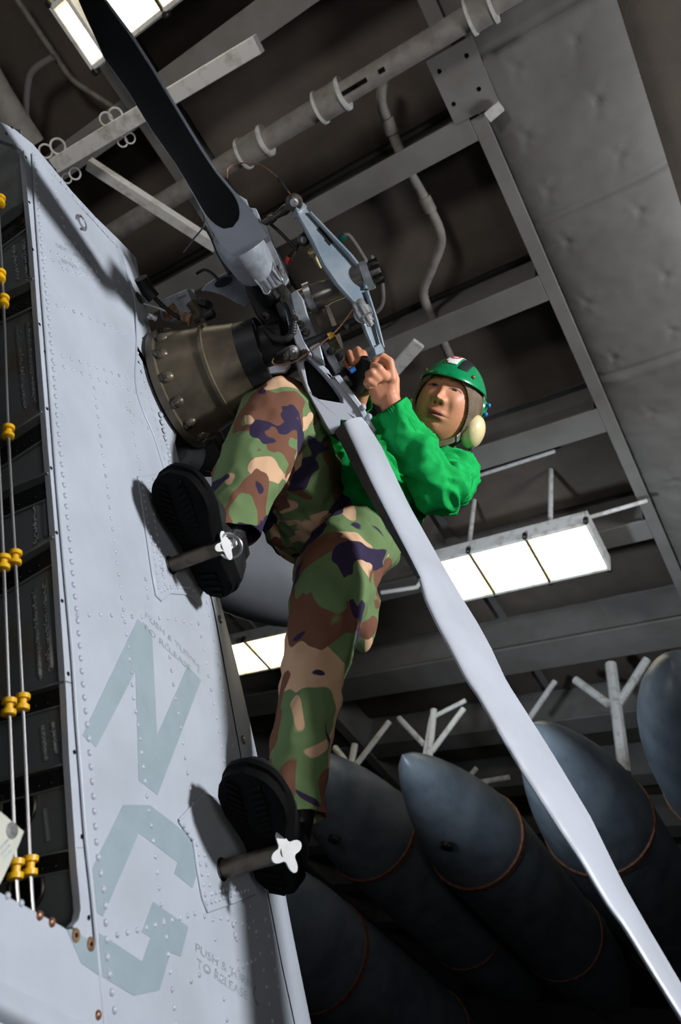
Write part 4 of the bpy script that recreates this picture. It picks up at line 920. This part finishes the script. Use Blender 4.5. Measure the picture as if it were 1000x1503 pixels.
def swf(c):
    p = Vector(c); a = np.dot(c-elL, aF)
    w1 = abs(noise.noise(Vector((p.x*8, p.y*8, p.z*12)))); f2 = noise.noise(p*24)
    rid = 0
    if np.linalg.norm(c-elL) < .22: rid = .006*math.sin(a*75+7*noise.noise(p*9))*math.exp(-((np.linalg.norm(c-elL)-.09)/.09)**2)
    f3 = abs(noise.noise(Vector((p.x*17+3, p.y*17, p.z*26))))
    return .026*(.3-w1)+.030*(.26-f3)+.003*f2+rid
displace(swm, swf)
cut_open(swm, wrL+aF*.012, -aF)
swo = to_part(swm, 'jersey', M['green'], man)
# ribbed cuff and collar
def ribbed(name, a, b, r0, r1, m, k=40, amp=.0012):
    a, b = np.array(a), np.array(b); d = nn(b-a); u, w = perp(d); P = []
    for t in np.linspace(0, 1, 8):
        r = r0+(r1-r0)*t+.002*math.sin(t*math.pi); P.append([a+(b-a)*t+(u*math.cos(x)+w*math.sin(x))*(r+amp*math.cos(x*k)) for x in np.linspace(0, 2*math.pi, 160, endpoint=False)])
    P.append([b-(b-a)*.15+(u*math.cos(x)+w*math.sin(x))*(r1-.005) for x in np.linspace(0, 2*math.pi, 160, endpoint=False)])
    return MB().grid(P, close=True).build(name, m, man, angle=180)
ribbed('cuff', wrL-aF*.075, wrL+aF*.014, .047, .042, M['green'])
ribbed('collar', C3(628, 668, 2.45), C3(645, 645, 2.455), .072, .070, M['green'])
# ---- body: one skinned figure
HS = 1.13
f0, l0 = np.array((-.32, .16, .94)), np.array((.84, -.27, .47))
fw = R@nn(f0); lf_ = R@nn(l0-nn(f0)*np.dot(l0, nn(f0))); hu = nn(np.cross(fw, lf_)); hu = hu if np.dot(hu, R@np.array([0, 1, 0])) > 0 else -hu
HC = C3(656, 597, 2.36)
def HL(x, y, z): return HC+(lf_*x+hu*y+fw*z)*HS
body = MB()
body.chain([(HL(0, -.03, -.02), .058), (C3(640, 660, 2.47), .056), (C3(620, 680, 2.46), .07), (C3(560, 708, 2.36), .10), (C3(510, 740, 2.32), .10)], 18)
body.chain([(C3(620, 682, 2.46), .06), (shL, .045), (elL, .030), (C3(602, 648, 2.025), .027), (wrL, .027)], 16)
body.chain([(C3(620, 682, 2.46), .06), (shR, .05), (elR, .040), (wrR, .028)], 16)
body.chain([(C3(512, 770, 2.2), .09), (C3(478, 900, 1.83), .06), (C3(466, 962, 1.75), .05), (C3(434, 1150, 1.55), .036)], 16)
body.chain([(C3(470, 762, 2.32), .09), (C3(413, 600, 2.0), .055), (C3(350, 745, 1.77), .038)], 16)
# left hand: palm, four fingers curled round the beam end, thumb from the side
def fing(pts, rs): body.chain([(C3(*p), r) for p, r in zip(pts, rs)], 12)
fing([(576, 606, 2.02), (572, 585, 2.01)], [.028, .029])
for k, (a, b) in enumerate([((571, 585), (573, 557)), ((566, 585), (564, 553)), ((560, 584), (555, 556)), ((556, 582), (548, 562))]):
    fing([(a[0], a[1], 2.01), (b[0], b[1], 1.995)], [.023, .0155-.001*k])
fing([(575, 556, 1.99), (572, 531, 1.985), (558, 521, 1.985), (551, 529, 1.985)], [.0155, .0125, .0110, .0095])
fing([(564, 552, 1.975), (556, 541, 1.955), (549, 537, 1.965), (548, 545, 1.98)], [.0145, .0125, .011, .010])
fing([(554, 555, 1.965), (546, 547, 1.95), (541, 549, 1.965), (543, 556, 1.985)], [.0135, .0115, .0105, .009])
fing([(548, 562, 1.965), (541, 558, 1.955), (538, 562, 1.97), (541, 567, 1.985)], [.012, .0105, .0095, .0085])
fing([(578, 580, 2.04), (580, 556, 2.05), (572, 535, 2.05), (562, 526, 2.05)], [.017, .013, .012, .0105])
# right hand: fingers over the tool
fing([(524, 590, 2.16), (528, 572, 2.13)], [.028, .030]); fing([(526, 572, 2.13), (520, 552, 2.11)], [.030, .026]); fing([(532, 570, 2.13), (536, 550, 2.11)], [.028, .024])
fing([(512, 556, 2.12), (506, 540, 2.10), (507, 533, 2.07), (509, 542, 2.045)], [.014, .0120, .0105, .009])
fing([(518, 550, 2.12), (513, 528, 2.10), (513, 519, 2.06), (518, 532, 2.03)], [.015, .0130, .0115, .010])
fing([(526, 548, 2.12), (524, 522, 2.10), (525, 514, 2.06), (529, 527, 2.03)], [.015, .0130, .0115, .010])
fing([(536, 548, 2.12), (535, 526, 2.09), (533, 519, 2.05), (532, 535, 2.025)], [.0145, .0120, .0110, .010])
fing([(540, 572, 2.11), (546, 556, 2.08), (544, 546, 2.05)], [.015, .0125, .0105])
bm_ = remesh(body, .0034, 4)
nb = len(bm_.vertices); bco = np.empty(nb*3); bm_.vertices.foreach_get('co', bco); bco = bco.reshape(-1, 3)
bfaces = [tuple(p.vertices) for p in bm_.polygons]
# head surface
NU, NV = 240, 170
G = lambda a, s: np.exp(-(a/s)**2)
def head_pts(off=0.0):
    th = np.linspace(.02, math.pi-.02, NV)[:, None]; ph = np.linspace(-math.pi, math.pi, NU, endpoint=False)[None]
    # denser toward the face: warp azimuth
    ph = ph-.45*np.sin(ph)
    x = np.sin(th)*np.sin(ph); z = np.sin(th)*np.cos(ph); y = np.cos(th)*np.ones_like(ph)
    front = np.clip(z, 0, 1)
    X = x*.083; Y = y*.116; Z = z*np.where(z > 0, .094, .100)
    jaw = np.clip((-Y-.02)/.10, 0, 1); X = X*(1-.27*jaw**1.8); Z = Z*(1-.10*jaw)+.014*jaw*front
    X = X*(1-.05*np.clip((Y-.05)/.07, 0, 1))
    fr = np.clip(z*1.6, 0, 1); ax_ = np.abs(X)
    # flatter face
    Z = np.where(z > 0, Z-.010*np.exp(-((Y-.0)/.07)**2)*(1-G(X, .05))*0+0, Z)
    d = 0
    d = d+.013*G(X, .0085)*np.clip((.042-Y)/.05, 0, 1)*(Y > -.016)*np.clip((Y+.016)/.006, 0, 1)
    d = d+.012*G(X, .0125)*G(Y+.006, .011)
    d = d+.009*G(ax_-.0145, .0065)*G(Y+.010, .008)
    d = d-.007*G(ax_-.0075, .0042)*G(Y+.0185, .0035)
    d = d-.011*G(ax_-.032, .016)*G(Y-.033, .011)
    d = d+.0085*G(ax_-.031, .013)*G(Y-.031, .0085)
    d = d-.0035*G(ax_-.031, .013)*G(Y-.0275-.02*(ax_-.031)**2/.01, .0017)
    d = d+.0055*G(ax_-.028, .024)*G(Y-.052, .010)
    d = d+.007*G(ax_-.044, .020)*G(Y-.0, .024)
    d = d+.0085*G(X, .020)*G(Y+.0415-.0, .0058)+.0085*G(X, .017)*G(Y+.0535, .0062)-.0075*G(X, .024)*G(Y+.0475, .0022)
    d = d-.004*G(X, .02)*G(Y+.064, .006)+.009*G(X, .024)*G(Y+.086, .018)
    d = d+.005*G(X, .03)*G(Y+.045, .025)
    d = d-.003*G(ax_-.030, .008)*G(Y+.028, .018)
    Z = Z+d*fr
    nrm = np.stack([X/.078**2, Y/.118**2, Z/.095**2], -1); nrm /= np.linalg.norm(nrm, axis=-1, keepdims=True)
    P = (np.stack([X, Y, Z], -1)+nrm*off)
    return P
HPn = head_pts()
flat = HPn.reshape(-1, 3); hw = HC[None]+(flat[:, :1]*lf_+flat[:, 1:2]*hu+flat[:, 2:]*fw)*HS
hf = [(j*NU+i, j*NU+(i+1) % NU, (j+1)*NU+(i+1) % NU, (j+1)*NU+i) for j in range(NV-1) for i in range(NU)]
me_ = bpy.data.meshes.new('body'); allv = np.vstack([bco, hw])-np.array(man.location)
me_.from_pydata([tuple(v) for v in allv], [], bfaces+[tuple(i+nb for i in f) for f in hf])
ca = me_.color_attributes.new('tone', 'FLOAT_COLOR', 'POINT')
base = np.array(lin((226, 156, 120))[:3]); lipc = np.array(lin((176, 102, 92))[:3]); dark = np.array(lin((38, 24, 20))[:3]); brow = np.array(lin((78, 50, 38))[:3]); scl = np.array(lin((190, 170, 160))[:3])
cols = np.ones((len(allv), 4)); cols[:, :3] = base*.92
X, Y, Z = flat[:, 0], flat[:, 1], flat[:, 2]; a_ = np.abs(X); fz = (Z > .03)
def mixc(c, w): 
    w = np.clip(w, 0, 1)[:, None]; cols[nb:, :3] = cols[nb:, :3]*(1-w)+c*w
mixc(lipc, fz*(G(X, .023)**1.5*2.2*(np.abs(Y+.0475-.0) < .0125)*(1-(np.abs(X)/.027)**4)))
mixc(dark*1.3, fz*1.1*G(X, .022)*G(Y+.0475, .0012))
eye = (((a_-.031)/.0145)**2+((Y-.0285)/.0042)**2) < 1
mixc(scl*.7, fz*eye*1.0); mixc(dark*.6, fz*eye*((a_-.028)**2 < .0062**2)); 
mixc(dark*.8, fz*1.2*(np.abs(a_-.031) < .0165)*G(Y-.0325+22*(a_-.031)**2*.9, .0016))
mixc(brow, fz*.75*(np.abs(a_-.030) < .020)*G(Y-.052+10*(a_-.026)**2, .0045))
mixc(dark, fz*1.2*G(a_-.0075, .0035)*G(Y+.018, .0025))
ca.data.foreach_set('color', cols.ravel()); me_.materials.append(M['skin'])
bo_ = link('body', me_, man, 180, 0, True)
# nails
for p in [(549, 545, 1.965), (532, 536, 2.012)]: pass
# ---- helmet: cloth hood, green shells, ear cups, strap
def head_shell(name, off, keep, m, th=.003, parent=man):
    P = head_pts(off).reshape(-1, 3); kv = keep(P); idx = -np.ones(len(P), int); fs = []
    for f in hf:
        if all(kv[i] for i in f): fs.append(f)
    used = sorted({i for f in fs for i in f}); idx[used] = range(len(used)); Pw = HC[None]+(P[:, :1]*lf_+P[:, 1:2]*hu+P[:, 2:]*fw)*HS
    mb = MB(); mb.add([Pw[i] for i in used], [tuple(idx[i] for i in f) for f in fs]); o = mb.build(name, m, parent, angle=180)
    s = o.modifiers.new('thickness', 'SOLIDIFY'); s.thickness = th; s.offset = 1; return o
face_open = lambda P, k=1.0: (P[:, 2] > .0) & (((P[:, 0]/(.073*k))**2+((P[:, 1]+.024)/(.092*k))**2) < 1)
hood = head_shell('hood', .006, lambda P: ~face_open(P) & (P[:, 1] > -.105), M['hood'], .004)
helm_k = lambda P: (P[:, 1] > .050-.25*np.clip(np.abs(P[:, 0])-.045, 0, 1)+.18*P[:, 2]*0) & (P[:, 2] > .005-.6*np.clip(P[:, 1]-.07, 0, 1))
hs = head_shell('helmet_shell', .016, lambda P: (P[:, 1] > .052+.25*(np.clip(.09-P[:, 2], 0, 1))*0) & (P[:, 2] > -.03), M['helm'], .004)
hs['label'] = 'green front shell with red and white mark'
hb_ = head_shell('helmet_shell', .018, lambda P: (P[:, 2] < -.05) & (P[:, 1] > -.03), M['helm'], .004); hb_['label'] = 'green rear shell'
head_shell('dark_patch', .0208, lambda P: (P[:, 0] > .018) & (P[:, 0] < .045) & (P[:, 1] > .085) & (P[:, 2] > .02), M['black'], .001, hs)
head_shell('white_patch', .0208, lambda P: (P[:, 0] > -.024) & (P[:, 0] < .012) & (P[:, 1] > .095) & (P[:, 2] > .01), M['white'], .001, hs)
head_shell('red_mark', .0220, lambda P: ((P[:, 0]+.006)**2+((P[:, 2]-.045)*.8)**2 < .014**2) & ((P[:, 0]+.006)**2+((P[:, 2]-.045)*.8)**2 > .0085**2) & (P[:, 1] > .09), M['red'], .001, hs)
for (x, y, z) in [(.054, .072, .062), (-.014, .092, .083), (-.060, .062, .062)]:
    p = HL(x, y, z); MB().ell(HL(x*1.12, y*1.08, z*1.08), lf_*.006, hu*.006, fw*.006, 14, 8).build('snap', M['copper'], hs)
def earcup(s):
    c = HL(s*.104, -.046, -.006); axx = lf_*s
    o = MB().lathe(c-axx*.034, axx, [(0, .040), (.006, .046), (.016, .047), (.020, .044)], 32).build('ear_cushion', M['hood'], man)
    MB().ell(c-axx*.016, axx*.036, hu*.053, fw*.048, 32, 18).build('ear_cup', M['cream'], o)
    return o
earcup(1); earcup(-1)
# crown gear seen at the right of the helmet
ms = MB(); ms.lathe(HL(.072, .030, -.055), lf_, [(0, .026), (.015, .030), (.022, .024)], 20); g_ = ms.build('rear_mount', M['helm'], man)
for y in (.018, .044): MB().ell(HL(.098, y, -.050), lf_*.007, hu*.008, fw*.008, 12, 8).build('blue_knob', M['blue'], g_)
MB().tube(smoothpts([HL(.070, .075, .03), HL(.086, .05, .0), HL(.094, .0, -.01), HL(.092, -.02, -.01)], 4), .0035, 8).build('helmet_cord', M['hood'], man)
# chin strap and buckle
st = smoothpts([HL(.072, -.050, .015), HL(.060, -.090, .045), HL(.03, -.118, .070), HL(0, -.126, .078), HL(-.03, -.118, .070), HL(-.062, -.085, .04)], 8); Pg = []
for i, p in enumerate(st):
    t = nn(st[min(i+1, len(st)-1)]-st[max(i-1, 0)]); o_ = nn(p-HL(0, -.04, 0)); sd = np.cross(t, o_); Pg.append([p+sd*.010, p+sd*.010+o_*.003, p-sd*.010+o_*.003, p-sd*.010])
cs = MB().grid(Pg, close=True).build('chin_strap', M['hood'], man, angle=60)
p = st[6]; o_ = nn(p-HL(0, -.04, 0)); t = nn(st[7]-st[5]); MB().box(p+o_*.005, t*.008, np.cross(t, o_)*.013, o_*.002).build('buckle', M['steel'], cs, bevel=.001)
MB().tube(smoothpts([HL(.095, -.09, -.02), HL(.105, -.13, -.03), HL(.108, -.17, -.035)], 4), [.006]*9, 8).build('goggle_strap', M['black'], man)
MB().box(HL(.115, -.145, -.035), lf_*.014, hu*.010, fw*.006).build('strap_clip', M['black'], man, bevel=.002)
# ---- boots
def boot(heel, f, s, sc, legdir, label, ankle):
    f = nn(f); s = nn(s-f*np.dot(s, f)); lat = np.cross(f, s); up = -s; Wd = lambda a, b, c: heel+(f*a+lat*b*1.30+up*c)*sc
    out = []
    st_ = [(0, .0), (.008, .022), (.03, .034), (.08, .035), (.13, .034), (.17, .042), (.205, .050), (.24, .050), (.27, .041), (.287, .026), (.295, .0)]
    xs = [q[0] for q in st_]; ws = [q[1] for q in st_]; tt = [0, .02, .03, .04, .06]; 
    A = [i/24 for i in range(25)]; xx = [.295*(1-math.cos(math.pi*a))/2 for a in A]; hw_ = [np.interp(x, xs, ws) for x in xx]
    loop = [(x, w_) for x, w_ in zip(xx, hw_)]+[(x, -w_) for x, w_ in list(zip(xx, hw_))[-2:0:-1]]
    toe = lambda x: .012*max(0, (x-.2)/.095)**2
    o = MB()
    layers = [(0, .93), (.004, 1.0), (.020, 1.0), (.024, 1.04), (.034, 1.04), (.036, .98)]
    P = [[Wd(.1475+(x-.1475)*k, y*k+.004*math.sin(x*10), h+toe(x)) for x, y in loop] for h, k in layers]
    o.grid(P, close=True); nl = len(loop); o.f += [tuple(range(nl))[::-1], tuple(range((len(layers)-1)*nl, len(layers)*nl))]; o.m += [0, 0]
    so = o.build('boot_sole', M['sole'], man, angle=40)
    so['label'] = label
    # tread lugs
    tr_ = MB()
    for i in range(9):
        x = .17+i*.0125; w_ = np.interp(x, xs, ws)*.7
        for sg in (-1, 1): tr_.box(Wd(x, sg*w_*.55, -.0002+toe(x)), f*.0032*sc, (lat*w_*.38+f*.006*sg)*sc, up*.0022*sc)
    for i in range(4):
        x = .015+i*.016; w_ = np.interp(x, xs, ws)*.8; tr_.box(Wd(x, 0, -.0015), f*.004*sc, lat*w_*.8*sc, up*.003*sc)
    t_ = tr_.build('tread', M['sole'], so); t_['kind'] = 'stuff'
    # upper
    u_ = MB(); prof = [(.012, .028, .05), (.03, .034, .075), (.06, .036, .085), (.10, .036, .085), (.14, .038, .08), (.18, .043, .066), (.22, .044, .052), (.25, .040, .044), (.275, .028, .034), (.287, .014, .022)]
    P = []
    for (x, w_, h) in prof:
        row = []
        for a in np.linspace(0, math.pi, 19): row.append(Wd(x, w_*math.cos(a)*(1 if abs(math.cos(a)) > .0 else 1), .030+toe(x)+h*math.sin(a)**.75))
        P.append(row)
    u_.grid(P); u_.f += [tuple(range(19)), tuple(range(9*19, 10*19))]; u_.m += [0, 0]
    a0 = Wd(.055, 0, .06); u_.tube([a0, Wd(.055, 0, .10), ankle, ankle+legdir*.06], [.040*sc, .036*sc, .036*sc, .036*sc], 20)
    uo = u_.build('boot_upper', M['boot'], man, angle=60)
    # laces
    for k in range(5): MB().tube([Wd(.095+.016*k, -.018, .118-.010*k), Wd(.103+.016*k, 0, .124-.011*k), Wd(.095+.016*k, .018, .118-.010*k)], .0022*sc, 6).build('lace', M['black'], uo)
dn = R@np.array([-.203, -.673, .711])
boot(W(410, 1316, 1.49), R@nn((-.20, .88, .42)), R@nn((-.36, -.36, .88)), 1.05, axL, 'lower boot sole on the lower step', C3(434, 1196, 1.515))
boot(W(322, 880, 1.71), R@nn((-.30, .85, .42)), R@nn((-.44, -.36, .84)), 1.07, axR, 'upper boot sole on the upper step', C3(336, 782, 1.72))

# ---- tool in the right hand
tl_ = empty('hand_tool', W(532, 545, 2.05), 'black hand tool with a blue band held in the right hand', 'tool')
rod('tool_body', W(543, 526, 2.02), W(520, 572, 2.07), [(0, .012), (.05, .022), (.5, .026), (.95, .024), (1, .015)], M['black'], tl_)
rod('tool_band', W(521, 540, 2.0), W(514, 545, 2.0), [(0, .008), (1, .008)], M['blue'], tl_)
rod('tool_tip', W(543, 526, 2.02), W(549, 518, 2.01), [(0, .008), (1, .006)], M['steel'], tl_)
